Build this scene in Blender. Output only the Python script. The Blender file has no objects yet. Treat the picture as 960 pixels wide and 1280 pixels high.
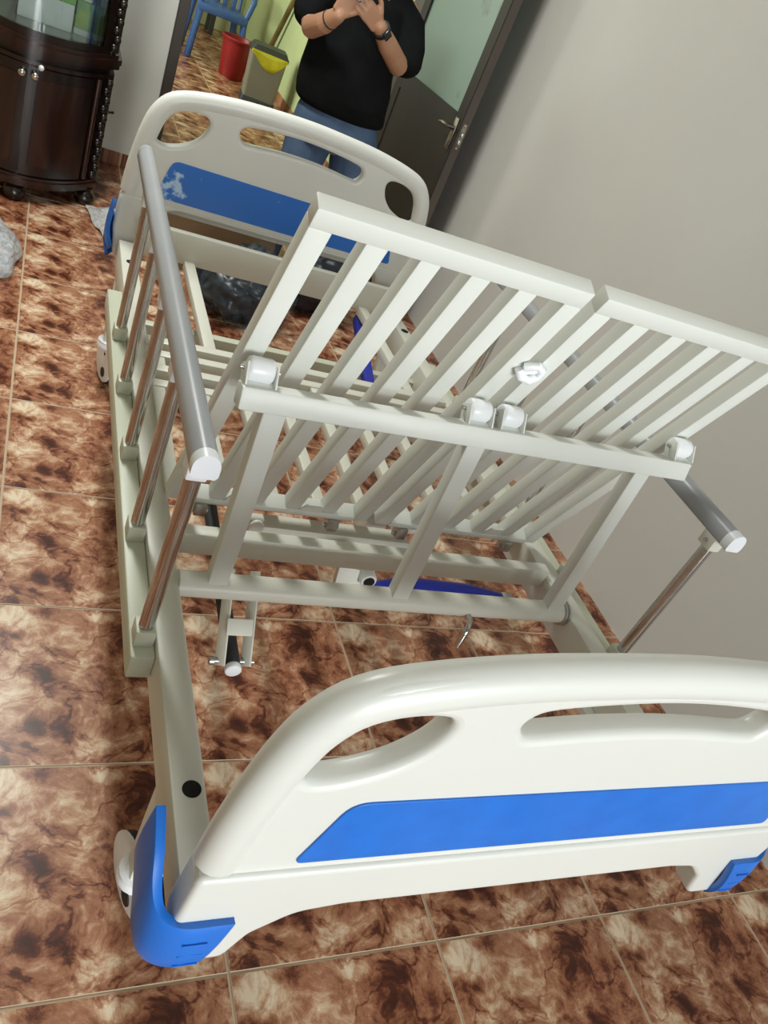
import bpy, bmesh, math, random
from mathutils import Vector, Matrix, noise
from math import sin, cos, pi, radians, sqrt

# ------------------------------------------------------------------ camera, world, lights, exposure
SC = bpy.context.scene
COL = SC.collection
CAM_R = Matrix(((0.88359, -0.112959, -0.454433), (-0.282398, 0.64558, -0.709561), (0.373524, 0.755292, 0.538529)))
cam = bpy.data.cameras.new('camera')
cam.sensor_fit = 'HORIZONTAL'
cam.sensor_width = 36.0
cam.lens = 992.18 * 36.0 / 960.0
cam.clip_start = 0.02
cam_o = bpy.data.objects.new('camera', cam)
COL.objects.link(cam_o)
cam_o.matrix_world = Matrix.Translation((-0.4739, -0.53125, 1.43431)) @ CAM_R.to_4x4()
SC.camera = cam_o

world = bpy.data.worlds.new('daylight')
SC.world = world
world.use_nodes = True
world.node_tree.nodes['Background'].inputs['Color'].default_value = (0.93, 0.98, 1.0, 1)
world.node_tree.nodes['Background'].inputs['Strength'].default_value = 1.2

def area(name, loc, aim, sx, sy, watts, col=(1, 1, 1)):
    l = bpy.data.lights.new(name, 'AREA')
    l.shape = 'RECTANGLE'; l.size = sx; l.size_y = sy; l.energy = watts; l.color = col
    o = bpy.data.objects.new(name, l); COL.objects.link(o)
    o.location = loc
    o.rotation_euler = (Vector(aim) - Vector(loc)).to_track_quat('-Z', 'Z').to_euler()
    return o
area('doorway_daylight', (1.3, -8.5, 1.7), (0.2, 1.5, 1.0), 4.5, 3.0, 560, (0.95, 1.0, 1.0))
area('overhead_fill', (-0.5, 2.3, 2.70), (-0.5, 2.3, 0), 0.2, 1.2, 48, (0.97, 1.0, 0.96))  # added fill light from above for the walls and far end, no known lamp
area('hall_daylight', (-1.42, 6.9, 1.5), (1.5, 6.9, 0.9), 1.4, 1.4, 72, (0.97, 1.0, 0.86))

SC.view_settings.view_transform = 'Standard'
SC.view_settings.look = 'None'
SC.view_settings.gamma = 1.0
SC.view_settings.use_curve_mapping = False
SC.view_settings.exposure = 0.33

# ------------------------------------------------------------------ materials
def srgb(r, g, b):
    f = lambda c: (c / 255 / 12.92) if c / 255 <= 0.04045 else ((c / 255 + 0.055) / 1.055) ** 2.4
    return (f(r), f(g), f(b), 1)

def setp(b, **kw):
    names = {'rough': 'Roughness', 'metal': 'Metallic', 'spec': 'Specular IOR Level', 'trans': 'Transmission Weight',
             'ior': 'IOR', 'alpha': 'Alpha', 'coat': 'Coat Weight', 'sss': 'Subsurface Weight', 'sheen': 'Sheen Weight'}
    for k, v in kw.items():
        b.inputs[names[k]].default_value = v

def mat(name, col, col2=None, scale=8.0, bump=0.0, bscale=60.0, stretch=(1, 1, 1), **kw):
    """principled material with gentle procedural mottling and fine bump"""
    m = bpy.data.materials.new(name); m.use_nodes = True
    nt = m.node_tree; b = nt.nodes['Principled BSDF']
    setp(b, **kw)
    tc = nt.nodes.new('ShaderNodeTexCoord'); mp = nt.nodes.new('ShaderNodeMapping')
    mp.inputs['Scale'].default_value = stretch
    nt.links.new(tc.outputs['Object'], mp.inputs['Vector'])
    if col2 is None:
        col2 = tuple(c * 0.94 for c in col[:3]) + (1,)
    n = nt.nodes.new('ShaderNodeTexNoise'); n.inputs['Scale'].default_value = scale; n.inputs['Detail'].default_value = 5
    nt.links.new(mp.outputs['Vector'], n.inputs['Vector'])
    r = nt.nodes.new('ShaderNodeValToRGB')
    r.color_ramp.elements[0].position = 0.35; r.color_ramp.elements[1].position = 0.65
    r.color_ramp.elements[0].color = col2; r.color_ramp.elements[1].color = col
    nt.links.new(n.outputs['Fac'], r.inputs['Fac'])
    nt.links.new(r.outputs['Color'], b.inputs['Base Color'])
    if bump:
        n2 = nt.nodes.new('ShaderNodeTexNoise'); n2.inputs['Scale'].default_value = bscale; n2.inputs['Detail'].default_value = 3
        nt.links.new(mp.outputs['Vector'], n2.inputs['Vector'])
        bp = nt.nodes.new('ShaderNodeBump'); bp.inputs['Strength'].default_value = bump; bp.inputs['Distance'].default_value = 0.004
        nt.links.new(n2.outputs['Fac'], bp.inputs['Height']); nt.links.new(bp.outputs['Normal'], b.inputs['Normal'])
    return m

TILE = 0.42
def tile_material():
    """the same marbled print on every tile, grout in the joints: driven by the position on the floor"""
    m = bpy.data.materials.new('marbled_tile'); m.use_nodes = True
    nt = m.node_tree; N = nt.nodes; L = nt.links
    b = N['Principled BSDF']; setp(b, rough=0.33, spec=0.35)
    geo = N.new('ShaderNodeNewGeometry'); sep = N.new('ShaderNodeSeparateXYZ'); L.new(geo.outputs['Position'], sep.inputs[0])
    def math_(op, a, bb=None):
        n = N.new('ShaderNodeMath'); n.operation = op
        if isinstance(a, (int, float)): n.inputs[0].default_value = a
        else: L.new(a, n.inputs[0])
        if bb is not None:
            if isinstance(bb, (int, float)): n.inputs[1].default_value = bb
            else: L.new(bb, n.inputs[1])
        return n.outputs[0]
    u = math_('FRACT', math_('DIVIDE', sep.outputs['X'], TILE)); v = math_('FRACT', math_('DIVIDE', sep.outputs['Y'], TILE))
    cmb = N.new('ShaderNodeCombineXYZ'); L.new(u, cmb.inputs[0]); L.new(v, cmb.inputs[1]); cmb.inputs[2].default_value = 3.7
    P = cmb.outputs[0]
    # warp
    w = N.new('ShaderNodeTexNoise'); w.inputs['Scale'].default_value = 2.6; w.inputs['Detail'].default_value = 3; L.new(P, w.inputs['Vector'])
    vm = N.new('ShaderNodeVectorMath'); vm.operation = 'SCALE'; vm.inputs['Scale'].default_value = 0.35; L.new(w.outputs['Color'], vm.inputs[0])
    va = N.new('ShaderNodeVectorMath'); va.operation = 'ADD'; L.new(P, va.inputs[0]); L.new(vm.outputs[0], va.inputs[1])
    n1 = N.new('ShaderNodeTexNoise'); n1.inputs['Scale'].default_value = 7.5; n1.inputs['Detail'].default_value = 9; n1.inputs['Roughness'].default_value = 0.73
    L.new(va.outputs[0], n1.inputs['Vector'])
    # the print's own patches, in tile coordinates (u right, v away): u, v, radius, lightness
    f = n1.outputs['Fac']
    w2 = N.new('ShaderNodeTexNoise'); w2.inputs['Scale'].default_value = 6.0; w2.inputs['Detail'].default_value = 4; L.new(P, w2.inputs['Vector'])
    vs2 = N.new('ShaderNodeVectorMath'); vs2.operation = 'SCALE'; vs2.inputs['Scale'].default_value = 0.26; L.new(w2.outputs['Color'], vs2.inputs[0])
    va2 = N.new('ShaderNodeVectorMath'); va2.operation = 'ADD'; L.new(P, va2.inputs[0]); L.new(vs2.outputs[0], va2.inputs[1])
    for bu_, bv_, br_, amp in ((.13, .93, .15, .20), (.09, .77, .11, -.16), (.19, .66, .13, .13), (.23, .53, .11, -.15), (.47, .63, .22, .09), (.55, .49, .10, -.17), (.72, .53, .09, -.15),
                               (.12, .42, .14, .16), (.30, .36, .11, .10), (.21, .20, .11, -.19), (.37, .17, .10, -.16), (.50, .10, .14, .13), (.09, .04, .09, -.13), (.72, .86, .21, -.12), (.56, .95, .07, .13),
                               (.86, .66, .16, -.09), (.62, .24, .11, -.12), (.90, .32, .15, -.11), (.88, .12, .12, .12), (.72, .36, .11, .11)):
        d = N.new('ShaderNodeVectorMath'); d.operation = 'DISTANCE'; L.new(va2.outputs[0], d.inputs[0]); d.inputs[1].default_value = (bu_ + 0.13, bv_ + 0.13, 3.83)
        mr = N.new('ShaderNodeMapRange'); mr.interpolation_type = 'SMOOTHSTEP'; L.new(d.outputs['Value'], mr.inputs[0])
        mr.inputs[1].default_value = br_ * 0.15; mr.inputs[2].default_value = br_ * 1.15; mr.inputs[3].default_value = amp * 0.95; mr.inputs[4].default_value = 0.0
        f = math_('ADD', f, mr.outputs[0])
    # thin dark veins
    n2 = N.new('ShaderNodeTexNoise'); n2.inputs['Scale'].default_value = 3.4; n2.inputs['Detail'].default_value = 5; L.new(va.outputs[0], n2.inputs['Vector'])
    vein = math_('ABSOLUTE', math_('SUBTRACT', n2.outputs['Fac'], 0.5))
    vr = N.new('ShaderNodeMapRange'); L.new(vein, vr.inputs[0]); vr.inputs[1].default_value = 0.0; vr.inputs[2].default_value = 0.022; vr.inputs[3].default_value = 0.12; vr.inputs[4].default_value = 0.0
    f = math_('SUBTRACT', f, vr.outputs[0])
    ramp = N.new('ShaderNodeValToRGB'); L.new(f, ramp.inputs['Fac'])
    e = ramp.color_ramp.elements
    e[0].position = 0.26; e[0].color = (0.055, 0.015, 0.008, 1)
    e[1].position = 0.72; e[1].color = (0.78, 0.64, 0.47, 1)
    for p, c in ((0.36, (0.12, 0.033, 0.017, 1)), (0.43, (0.265, 0.100, 0.050, 1)), (0.52, (0.395, 0.185, 0.102, 1)), (0.60, (0.56, 0.35, 0.22, 1))):
        x = e.new(p); x.color = c
    # grout
    gu = math_('MINIMUM', u, math_('SUBTRACT', 1.0, u)); gv = math_('MINIMUM', v, math_('SUBTRACT', 1.0, v)); g = math_('MINIMUM', gu, gv)
    gm = math_('LESS_THAN', g, 0.0075)
    mix = N.new('ShaderNodeMix'); mix.data_type = 'RGBA'; L.new(gm, mix.inputs[0]); L.new(ramp.outputs['Color'], mix.inputs[6]); mix.inputs[7].default_value = (0.55, 0.43, 0.31, 1)
    L.new(mix.outputs[2], b.inputs['Base Color'])
    return m

def glass_mat(name, tint, alpha, rough=0.05):
    m = bpy.data.materials.new(name); m.use_nodes = True
    nt = m.node_tree; N = nt.nodes; L = nt.links
    for n in list(N):
        if n.type == 'BSDF_PRINCIPLED': N.remove(n)
    out = [n for n in N if n.type == 'OUTPUT_MATERIAL'][0]
    tr = N.new('ShaderNodeBsdfTransparent'); tr.inputs[0].default_value = tint
    gl = N.new('ShaderNodeBsdfGlossy'); gl.inputs['Roughness'].default_value = rough; gl.inputs['Color'].default_value = (0.9, 0.9, 0.9, 1)
    lw = N.new('ShaderNodeFresnel'); lw.inputs['IOR'].default_value = 1.45
    ns = N.new('ShaderNodeTexNoise'); ns.inputs['Scale'].default_value = 6
    mr = N.new('ShaderNodeMapRange'); L.new(ns.outputs['Fac'], mr.inputs[0]); mr.inputs[3].default_value = alpha * 0.6; mr.inputs[4].default_value = alpha * 1.4
    ad = N.new('ShaderNodeMath'); ad.operation = 'ADD'; L.new(lw.outputs[0], ad.inputs[0]); L.new(mr.outputs[0], ad.inputs[1])
    mx = N.new('ShaderNodeMixShader'); L.new(ad.outputs[0], mx.inputs[0]); L.new(tr.outputs[0], mx.inputs[1]); L.new(gl.outputs[0], mx.inputs[2])
    L.new(mx.outputs[0], out.inputs['Surface'])
    return m

def plastic_film(name, col, cover):
    """clear crumpled film: part see-through, part hazy white plastic with a sheen"""
    m = bpy.data.materials.new(name); m.use_nodes = True
    nt = m.node_tree; N = nt.nodes; L = nt.links
    b = N['Principled BSDF']; setp(b, rough=0.18); b.inputs['Base Color'].default_value = col
    out = [n for n in N if n.type == 'OUTPUT_MATERIAL'][0]
    tr = N.new('ShaderNodeBsdfTransparent')
    ns = N.new('ShaderNodeTexNoise'); ns.inputs['Scale'].default_value = 14; ns.inputs['Detail'].default_value = 4
    mr = N.new('ShaderNodeMapRange'); L.new(ns.outputs['Fac'], mr.inputs[0]); mr.inputs[1].default_value = 0.3; mr.inputs[2].default_value = 0.7
    mr.inputs[3].default_value = max(0, cover - 0.22); mr.inputs[4].default_value = min(1, cover + 0.22)
    mx = N.new('ShaderNodeMixShader'); L.new(mr.outputs[0], mx.inputs[0]); L.new(tr.outputs[0], mx.inputs[1]); L.new(b.outputs[0], mx.inputs[2])
    L.new(mx.outputs[0], out.inputs['Surface'])
    return m

M = {}
M['tile'] = tile_material()
M['wall_white'] = mat('white_wall_paint', (0.82, 0.83, 0.76, 1), scale=2.0, bump=0.15, bscale=90, rough=0.85)
M['wall_grey'] = mat('grey_wall_paint', (0.59, 0.582, 0.545, 1), (0.565, 0.557, 0.52, 1), scale=1.6, bump=0.15, bscale=90, rough=0.8)
M['wall_green'] = mat('pale_green_wall_paint', (0.50, 0.58, 0.30, 1), (0.42, 0.50, 0.26, 1), scale=1.5, bump=0.1, rough=0.8)
M['wall_cream'] = mat('yellow_cream_wall_paint', (0.58, 0.60, 0.36, 1), scale=1.5, rough=0.8)
M['ceiling'] = mat('ceiling_paint', (0.74, 0.74, 0.70, 1), rough=0.9)
M['paint'] = mat('ivory_powder_coat', (0.66, 0.655, 0.57, 1), (0.64, 0.635, 0.555, 1), scale=3, bump=0.03, bscale=300, rough=0.38)
M['paint_white'] = mat('white_powder_coat', (0.72, 0.735, 0.685, 1), (0.70, 0.715, 0.665, 1), scale=3, bump=0.03, bscale=300, rough=0.36)
M['paint_green'] = mat('pale_green_powder_coat', (0.55, 0.57, 0.45, 1), (0.53, 0.55, 0.43, 1), scale=3, rough=0.4)
M['board'] = mat('ivory_board_plastic', (0.655, 0.66, 0.62, 1), (0.645, 0.65, 0.61, 1), scale=4, bump=0.02, bscale=400, rough=0.33)
M['blue'] = mat('blue_panel_plastic', (0.012, 0.16, 0.62, 1), (0.010, 0.14, 0.56, 1), scale=22, rough=0.3)
M['blue_bumper'] = mat('blue_bumper_plastic', (0.012, 0.15, 0.60, 1), (0.010, 0.13, 0.52, 1), scale=9, rough=0.35)
M['deep_blue'] = mat('deep_blue_sleeve', (0.018, 0.03, 0.36, 1), scale=9, rough=0.4)
M['chrome'] = mat('chromed_steel', (0.58, 0.57, 0.56, 1), (0.52, 0.51, 0.50, 1), scale=20, rough=0.13, metal=1.0)
M['steel'] = mat('zinc_steel', (0.5, 0.5, 0.48, 1), rough=0.35, metal=1.0)
M['grey_rail'] = mat('grey_rail_plastic', (0.34, 0.35, 0.37, 1), (0.32, 0.33, 0.35, 1), scale=9, rough=0.35)
M['white_plastic'] = mat('white_plastic', (0.80, 0.82, 0.86, 1), scale=6, rough=0.35)
M['nylon'] = mat('white_nylon', (0.86, 0.88, 0.90, 1), scale=6, rough=0.3)
M['black'] = mat('black_rubber', (0.008, 0.008, 0.008, 1), rough=0.6)
M['charcoal'] = mat('charcoal_sleeve', (0.03, 0.035, 0.036, 1), scale=30, bump=0.2, rough=0.7)
M['hole'] = mat('open_socket', (0.002, 0.002, 0.002, 1), rough=0.9)
M['darkwood'] = mat('dark_lacquered_wood', (0.012, 0.0055, 0.004, 1), (0.006, 0.0035, 0.003, 1), scale=5, stretch=(6, 6, 0.6), rough=0.25, coat=0.1)
M['redwood'] = mat('reddish_lacquered_wood', (0.026, 0.009, 0.006, 1), (0.012, 0.005, 0.004, 1), scale=5, stretch=(6, 6, 0.6), rough=0.22, coat=0.15)
M['door_brown'] = mat('dark_brown_door', (0.020, 0.015, 0.011, 1), (0.014, 0.011, 0.008, 1), scale=4, stretch=(1, 1, .3), rough=0.5, spec=0.2)
M['door_edge'] = mat('brown_door_edge', (0.060, 0.045, 0.032, 1), (0.045, 0.033, 0.024, 1), scale=4, rough=0.45)
M['trim_brown'] = mat('brown_door_frame', (0.045, 0.035, 0.025, 1), scale=6, rough=0.45)
M['clear'] = glass_mat('clear_glass', (0.93, 0.97, 0.95, 1), 0.03)
M['shelf_glass'] = mat('pale_green_shelf_glass', (0.26, 0.36, 0.33, 1), rough=0.08, spec=0.8)
M['skin'] = mat('skin', (0.44, 0.235, 0.14, 1), (0.40, 0.205, 0.12, 1), scale=12, rough=0.5, sss=0.05)
M['shirt'] = mat('black_cotton', (0.0065, 0.007, 0.0075, 1), (0.0050, 0.0055, 0.006, 1), scale=14, bump=0.3, bscale=40, rough=0.95, spec=0.12)
M['denim'] = mat('blue_denim', (0.080, 0.135, 0.235, 1), (0.055, 0.095, 0.175, 1), scale=9, bump=0.3, bscale=120, rough=0.85)
M['hair'] = mat('black_hair', (0.010, 0.008, 0.007, 1), scale=30, stretch=(8, 8, 1), rough=0.5)
M['bin_grey'] = mat('beige_grey_bin_plastic', (0.22, 0.215, 0.165, 1), scale=4, rough=0.45)
M['bin_dark'] = mat('dark_grey_bin_plastic', (0.035, 0.038, 0.035, 1), rough=0.5)
M['yellow'] = mat('yellow_bin_liner', (0.66, 0.60, 0.02, 1), (0.50, 0.46, 0.02, 1), scale=9, bump=0.3, bscale=30, rough=0.35)
M['red'] = mat('red_bucket_plastic', (0.28, 0.012, 0.014, 1), (0.23, 0.010, 0.012, 1), rough=0.4)
M['chair_blue'] = mat('blue_chair_plastic', (0.055, 0.13, 0.36, 1), (0.045, 0.11, 0.31, 1), scale=6, rough=0.35)
M['pole'] = mat('stained_brown_wood', (0.20, 0.14, 0.04, 1), (0.09, 0.06, 0.02, 1), scale=10, stretch=(1, 1, .2), rough=0.6)
M['card'] = mat('brown_cardboard', (0.185, 0.115, 0.055, 1), (0.165, 0.10, 0.048, 1), scale=6, stretch=(1, 1, 8), rough=0.85)
M['bag_black'] = mat('black_bag_film', (0.006, 0.008, 0.012, 1), (0.010, 0.016, 0.024, 1), scale=7, bump=0.8, bscale=9, rough=0.3)
M['film'] = plastic_film('hazy_clear_film', (0.62, 0.66, 0.70, 1), 0.50)
M['sheet_film'] = plastic_film('milky_sheet_film', (0.66, 0.67, 0.68, 1), 0.80)
M['film_thin'] = plastic_film('thin_clear_film', (0.16, 0.20, 0.23, 1), 0.0)
M['box_white'] = mat('white_carton', (0.80, 0.83, 0.86, 1), rough=0.5)
M['green'] = mat('bright_green_print', (0.14, 0.52, 0.05, 1), (0.10, 0.42, 0.05, 1), scale=6, rough=0.4)
M['green_dark'] = mat('sea_green_print', (0.10, 0.36, 0.17, 1), (0.34, 0.55, 0.10, 1), scale=18, rough=0.4)
M['gold'] = mat('ochre_gold_wood', (0.20, 0.12, 0.025, 1), rough=0.4)
M['orange'] = mat('orange_print', (0.62, 0.20, 0.09, 1), rough=0.5)
M['phone'] = mat('dark_phone_shell', (0.01, 0.011, 0.014, 1), rough=0.25)
M['lever'] = mat('worn_steel', (0.30, 0.27, 0.22, 1), (0.12, 0.10, 0.08, 1), scale=25, rough=0.4, metal=1.0)

def frosted():
    m = bpy.data.materials.new('frosted_green_glass'); m.use_nodes = True
    nt = m.node_tree; N = nt.nodes; L = nt.links; b = N['Principled BSDF']; setp(b, rough=0.42, spec=0.4)
    tc = N.new('ShaderNodeTexCoord')
    n = N.new('ShaderNodeTexNoise'); n.inputs['Scale'].default_value = 6; n.inputs['Detail'].default_value = 6; L.new(tc.outputs['Object'], n.inputs['Vector'])
    sep = N.new('ShaderNodeSeparateXYZ'); L.new(tc.outputs['Object'], sep.inputs[0])
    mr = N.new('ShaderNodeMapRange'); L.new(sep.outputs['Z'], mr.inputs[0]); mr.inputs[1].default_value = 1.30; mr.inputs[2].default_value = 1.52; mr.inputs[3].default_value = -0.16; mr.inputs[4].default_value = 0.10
    a = N.new('ShaderNodeMath'); a.operation = 'ADD'; L.new(n.outputs['Fac'], a.inputs[0]); L.new(mr.outputs[0], a.inputs[1])
    r = N.new('ShaderNodeValToRGB'); L.new(a.outputs[0], r.inputs[0])
    e = r.color_ramp.elements
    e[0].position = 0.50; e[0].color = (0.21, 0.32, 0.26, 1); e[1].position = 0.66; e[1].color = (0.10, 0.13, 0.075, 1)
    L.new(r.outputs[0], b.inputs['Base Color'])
    return m
M['frost'] = frosted()

def flecked_blue():
    """blue panel whose left end still carries torn white protective film"""
    m = bpy.data.materials.new('blue_panel_with_film_shreds'); m.use_nodes = True
    nt = m.node_tree; N = nt.nodes; L = nt.links; b = N['Principled BSDF']; setp(b, rough=0.3)
    tc = N.new('ShaderNodeTexCoord'); sep = N.new('ShaderNodeSeparateXYZ'); L.new(tc.outputs['Object'], sep.inputs[0])
    n = N.new('ShaderNodeTexNoise'); n.inputs['Scale'].default_value = 26; n.inputs['Detail'].default_value = 5; L.new(tc.outputs['Object'], n.inputs['Vector'])
    mr = N.new('ShaderNodeMapRange'); L.new(sep.outputs['X'], mr.inputs[0]); mr.inputs[1].default_value = -0.385; mr.inputs[2].default_value = -0.24; mr.inputs[3].default_value = 0.19; mr.inputs[4].default_value = -0.14
    a = N.new('ShaderNodeMath'); a.operation = 'ADD'; L.new(n.outputs['Fac'], a.inputs[0]); L.new(mr.outputs[0], a.inputs[1])
    r = N.new('ShaderNodeValToRGB'); L.new(a.outputs[0], r.inputs[0]); e = r.color_ramp.elements
    e[0].position = 0.58; e[0].color = (0.012, 0.14, 0.55, 1); e[1].position = 0.66; e[1].color = (0.45, 0.62, 0.85, 1)
    L.new(r.outputs[0], b.inputs['Base Color'])
    return m
M['blue_film'] = flecked_blue()

# ------------------------------------------------------------------ mesh helpers
class MB:
    def __init__(s): s.bm = bmesh.new()
    def _add(s, verts, faces):
        vs = [s.bm.verts.new(v) for v in verts]
        for f in faces:
            try: s.bm.faces.new([vs[i] for i in f])
            except ValueError: pass
    def frame_box(s, o, X, Y, Z, bev=0.0):
        """box centred at o with half-axes X, Y, Z"""
        o = Vector(o); X = Vector(X); Y = Vector(Y); Z = Vector(Z)
        t = bmesh.new()
        vs = [t.verts.new(o + X * a + Y * b + Z * c) for a in (-1, 1) for b in (-1, 1) for c in (-1, 1)]
        for f in ((0, 1, 3, 2), (4, 6, 7, 5), (0, 4, 5, 1), (2, 3, 7, 6), (0, 2, 6, 4), (1, 5, 7, 3)):
            t.faces.new([vs[i] for i in f])
        if bev: bmesh.ops.bevel(t, geom=t.edges[:], offset=bev, segments=2, affect='EDGES', profile=0.5)
        bmesh.ops.recalc_face_normals(t, faces=t.faces[:])
        s._merge(t)
        return s
    def _merge(s, t):
        me = bpy.data.meshes.new('t'); t.to_mesh(me); t.free(); s.bm.from_mesh(me); bpy.data.meshes.remove(me)
    def box(s, x0, x1, y0, y1, z0, z1, bev=0.0):
        return s.frame_box(((x0 + x1) / 2, (y0 + y1) / 2, (z0 + z1) / 2), ((x1 - x0) / 2, 0, 0), (0, (y1 - y0) / 2, 0), (0, 0, (z1 - z0) / 2), bev)
    def bar(s, p0, p1, w, h, up=(0, 0, 1), bev=0.003):
        """rectangular tube p0-p1; h along 'up', w across"""
        p0 = Vector(p0); p1 = Vector(p1); d = (p1 - p0); l = d.length; d.normalize()
        up = Vector(up); side = d.cross(up).normalized(); up = side.cross(d).normalized()
        return s.frame_box((p0 + p1) / 2, d * l / 2, side * w / 2, up * h / 2, bev)
    def sweep(s, pts, r, seg=12, cap=True, sy=1.0):
        """round tube through points; r is a number or a list"""
        pts = [Vector(p) for p in pts]; n = len(pts)
        rs = r if isinstance(r, (list, tuple)) else [r] * n
        d0 = (pts[1] - pts[0]).normalized()
        a = Vector((0, 0, 1)) if abs(d0.z) < 0.9 else Vector((1, 0, 0))
        u = d0.cross(a).normalized(); rings = []
        for i, p in enumerate(pts):
            d = (pts[min(i + 1, n - 1)] - pts[max(i - 1, 0)]).normalized()
            u = (u - d * u.dot(d)).normalized(); v = d.cross(u)
            rings.append([s.bm.verts.new(p + (u * cos(2 * pi * k / seg) + v * sin(2 * pi * k / seg) * sy) * rs[i]) for k in range(seg)])
        for i in range(n - 1):
            for k in range(seg):
                s.bm.faces.new((rings[i][k], rings[i][(k + 1) % seg], rings[i + 1][(k + 1) % seg], rings[i + 1][k]))
        if cap:
            s.bm.faces.new(rings[0][::-1]); s.bm.faces.new(rings[-1])
        return s
    def cyl(s, p0, p1, r, seg=16, bev=0.0):
        p0 = Vector(p0); p1 = Vector(p1)
        if bev:
            d = (p1 - p0).normalized() * bev
            return s.sweep([p0, p0 + d * 0.3, p0 + d, p1 - d, p1 - d * 0.3, p1], [r - bev, r - bev * 0.3, r, r, r - bev * 0.3, r - bev], seg)
        return s.sweep([p0, p1], r, seg)
    def lathe(s, o, prof, seg=20, axis=(0, 0, 1)):
        """prof: (radius, height) pairs"""
        o = Vector(o); ax = Vector(axis).normalized()
        a = Vector((1, 0, 0)) if abs(ax.x) < 0.9 else Vector((0, 1, 0))
        u = ax.cross(a).normalized(); v = ax.cross(u); rings = []
        for r, h in prof:
            rings.append([s.bm.verts.new(o + ax * h + (u * cos(2 * pi * k / seg) + v * sin(2 * pi * k / seg)) * max(r, 1e-4)) for k in range(seg)])
        for i in range(len(prof) - 1):
            for k in range(seg):
                s.bm.faces.new((rings[i][k], rings[i][(k + 1) % seg], rings[i + 1][(k + 1) % seg], rings[i + 1][k]))
        s.bm.faces.new(rings[0][::-1]); s.bm.faces.new(rings[-1])
        return s
    def prism(s, outline, e0, e1, to3):
        """outline (a,b) polygon extruded from e0 to e1; to3(a,b,e)->xyz"""
        A = [s.bm.verts.new(to3(a, b, e0)) for a, b in outline]; B = [s.bm.verts.new(to3(a, b, e1)) for a, b in outline]
        n = len(A)
        for i in range(n): s.bm.faces.new((A[i], A[(i + 1) % n], B[(i + 1) % n], B[i]))
        s.bm.faces.new(A[::-1]); s.bm.faces.new(B)
        return s
    def ball(s, c, rx, ry=None, rz=None, u=14, v=10):
        ry = ry or rx; rz = rz or rx
        mm = Matrix.Translation(c) @ Matrix.Diagonal((rx, ry, rz, 1))
        bmesh.ops.create_uvsphere(s.bm, u_segments=u, v_segments=v, radius=1, matrix=mm)
        return s
    def turn(s, x, y, a):
        bmesh.ops.rotate(s.bm, cent=(x, y, 0), matrix=Matrix.Rotation(a, 3, 'Z'), verts=s.bm.verts[:])
        return s
    def build(s, name, material, parent=None, smooth=None, kind=None):
        bmesh.ops.recalc_face_normals(s.bm, faces=s.bm.faces[:])
        me = bpy.data.meshes.new(name); s.bm.to_mesh(me); s.bm.free()
        return link(name, me, material, parent, smooth, kind)

def link(name, me, material, parent=None, smooth=None, kind=None):
    me.materials.clear(); me.materials.append(material)
    o = bpy.data.objects.new(name, me); COL.objects.link(o)
    if smooth:
        me.polygons.foreach_set('use_smooth', [True] * len(me.polygons))
        try: me.set_sharp_from_angle(angle=radians(smooth))
        except Exception: pass
    if parent: o.parent = parent
    if kind: o['kind'] = kind
    return o

def tag(o, label, cat, group=None):
    o['label'] = label; o['category'] = cat
    if group: o['group'] = group
    return o

def thing(name, label, cat, loc=(0, 0, 0), rz=0.0, group=None):
    o = bpy.data.objects.new(name, None); COL.objects.link(o)
    o.empty_display_size = 0.1
    o.location = loc; o.rotation_euler = (0, 0, rz)
    return tag(o, label, cat, group)

def evaluated_mesh(o):
    dg = bpy.context.evaluated_depsgraph_get(); dg.update()
    me = bpy.data.meshes.new_from_object(o.evaluated_get(dg))
    d = o.data; bpy.data.objects.remove(o)
    return me

def curve_plate(loops, ext, bev, res=3):
    """flat filled curve with holes -> mesh in xy, thickness along z (before rotation)"""
    c = bpy.data.curves.new('c', 'CURVE'); c.dimensions = '2D'; c.fill_mode = 'BOTH'
    c.extrude = ext; c.bevel_depth = bev; c.bevel_resolution = res
    for lp0 in loops:
        lp = [p for i, p in enumerate(lp0) if (Vector(p[:2]) - Vector(lp0[i - 1][:2])).length > 4e-4]
        sp = c.splines.new('POLY'); sp.points.add(len(lp) - 1); sp.use_cyclic_u = True
        for p, (x, y) in zip(sp.points, lp): p.co = (x, y, 0, 1)
    o = bpy.data.objects.new('c', c); COL.objects.link(o)
    me = evaluated_mesh(o); bpy.data.curves.remove(c)
    return me

def smooth_loop(pts, closed=True, n=6):
    """catmull-rom through points"""
    out = []; k = len(pts)
    rng = range(k) if closed else range(k - 1)
    for i in rng:
        p0, p1, p2, p3 = [Vector(pts[(i + j) % k] if closed else pts[min(max(i + j, 0), k - 1)]) for j in (-1, 0, 1, 2)]
        for t in range(n):
            t /= n
            q = 0.5 * ((2 * p1) + (p2 - p0) * t + (2 * p0 - 5 * p1 + 4 * p2 - p3) * t * t + (3 * p1 - p0 - 3 * p2 + p3) * t ** 3)
            out.append(tuple(q))
    if not closed: out.append(tuple(pts[-1]))
    return out

def round_poly(pts, rad, n=5):
    """round polygon corners; rad number or list"""
    out = []; k = len(pts)
    for i in range(k):
        r = rad[i] if isinstance(rad, (list, tuple)) else rad
        p = Vector(pts[i]); a = Vector(pts[i - 1]) - p; b = Vector(pts[(i + 1) % k]) - p
        if r <= 0: out.append(tuple(p)); continue
        ang = a.angle(b); t = min(r / math.tan(ang / 2), a.length * 0.49, b.length * 0.49)
        s0 = p + a.normalized() * t; s1 = p + b.normalized() * t
        for j in range(n + 1):
            u = j / n
            out.append(tuple(s0 * (1 - u) ** 2 + p * 2 * u * (1 - u) + s1 * u * u))
    return out

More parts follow.
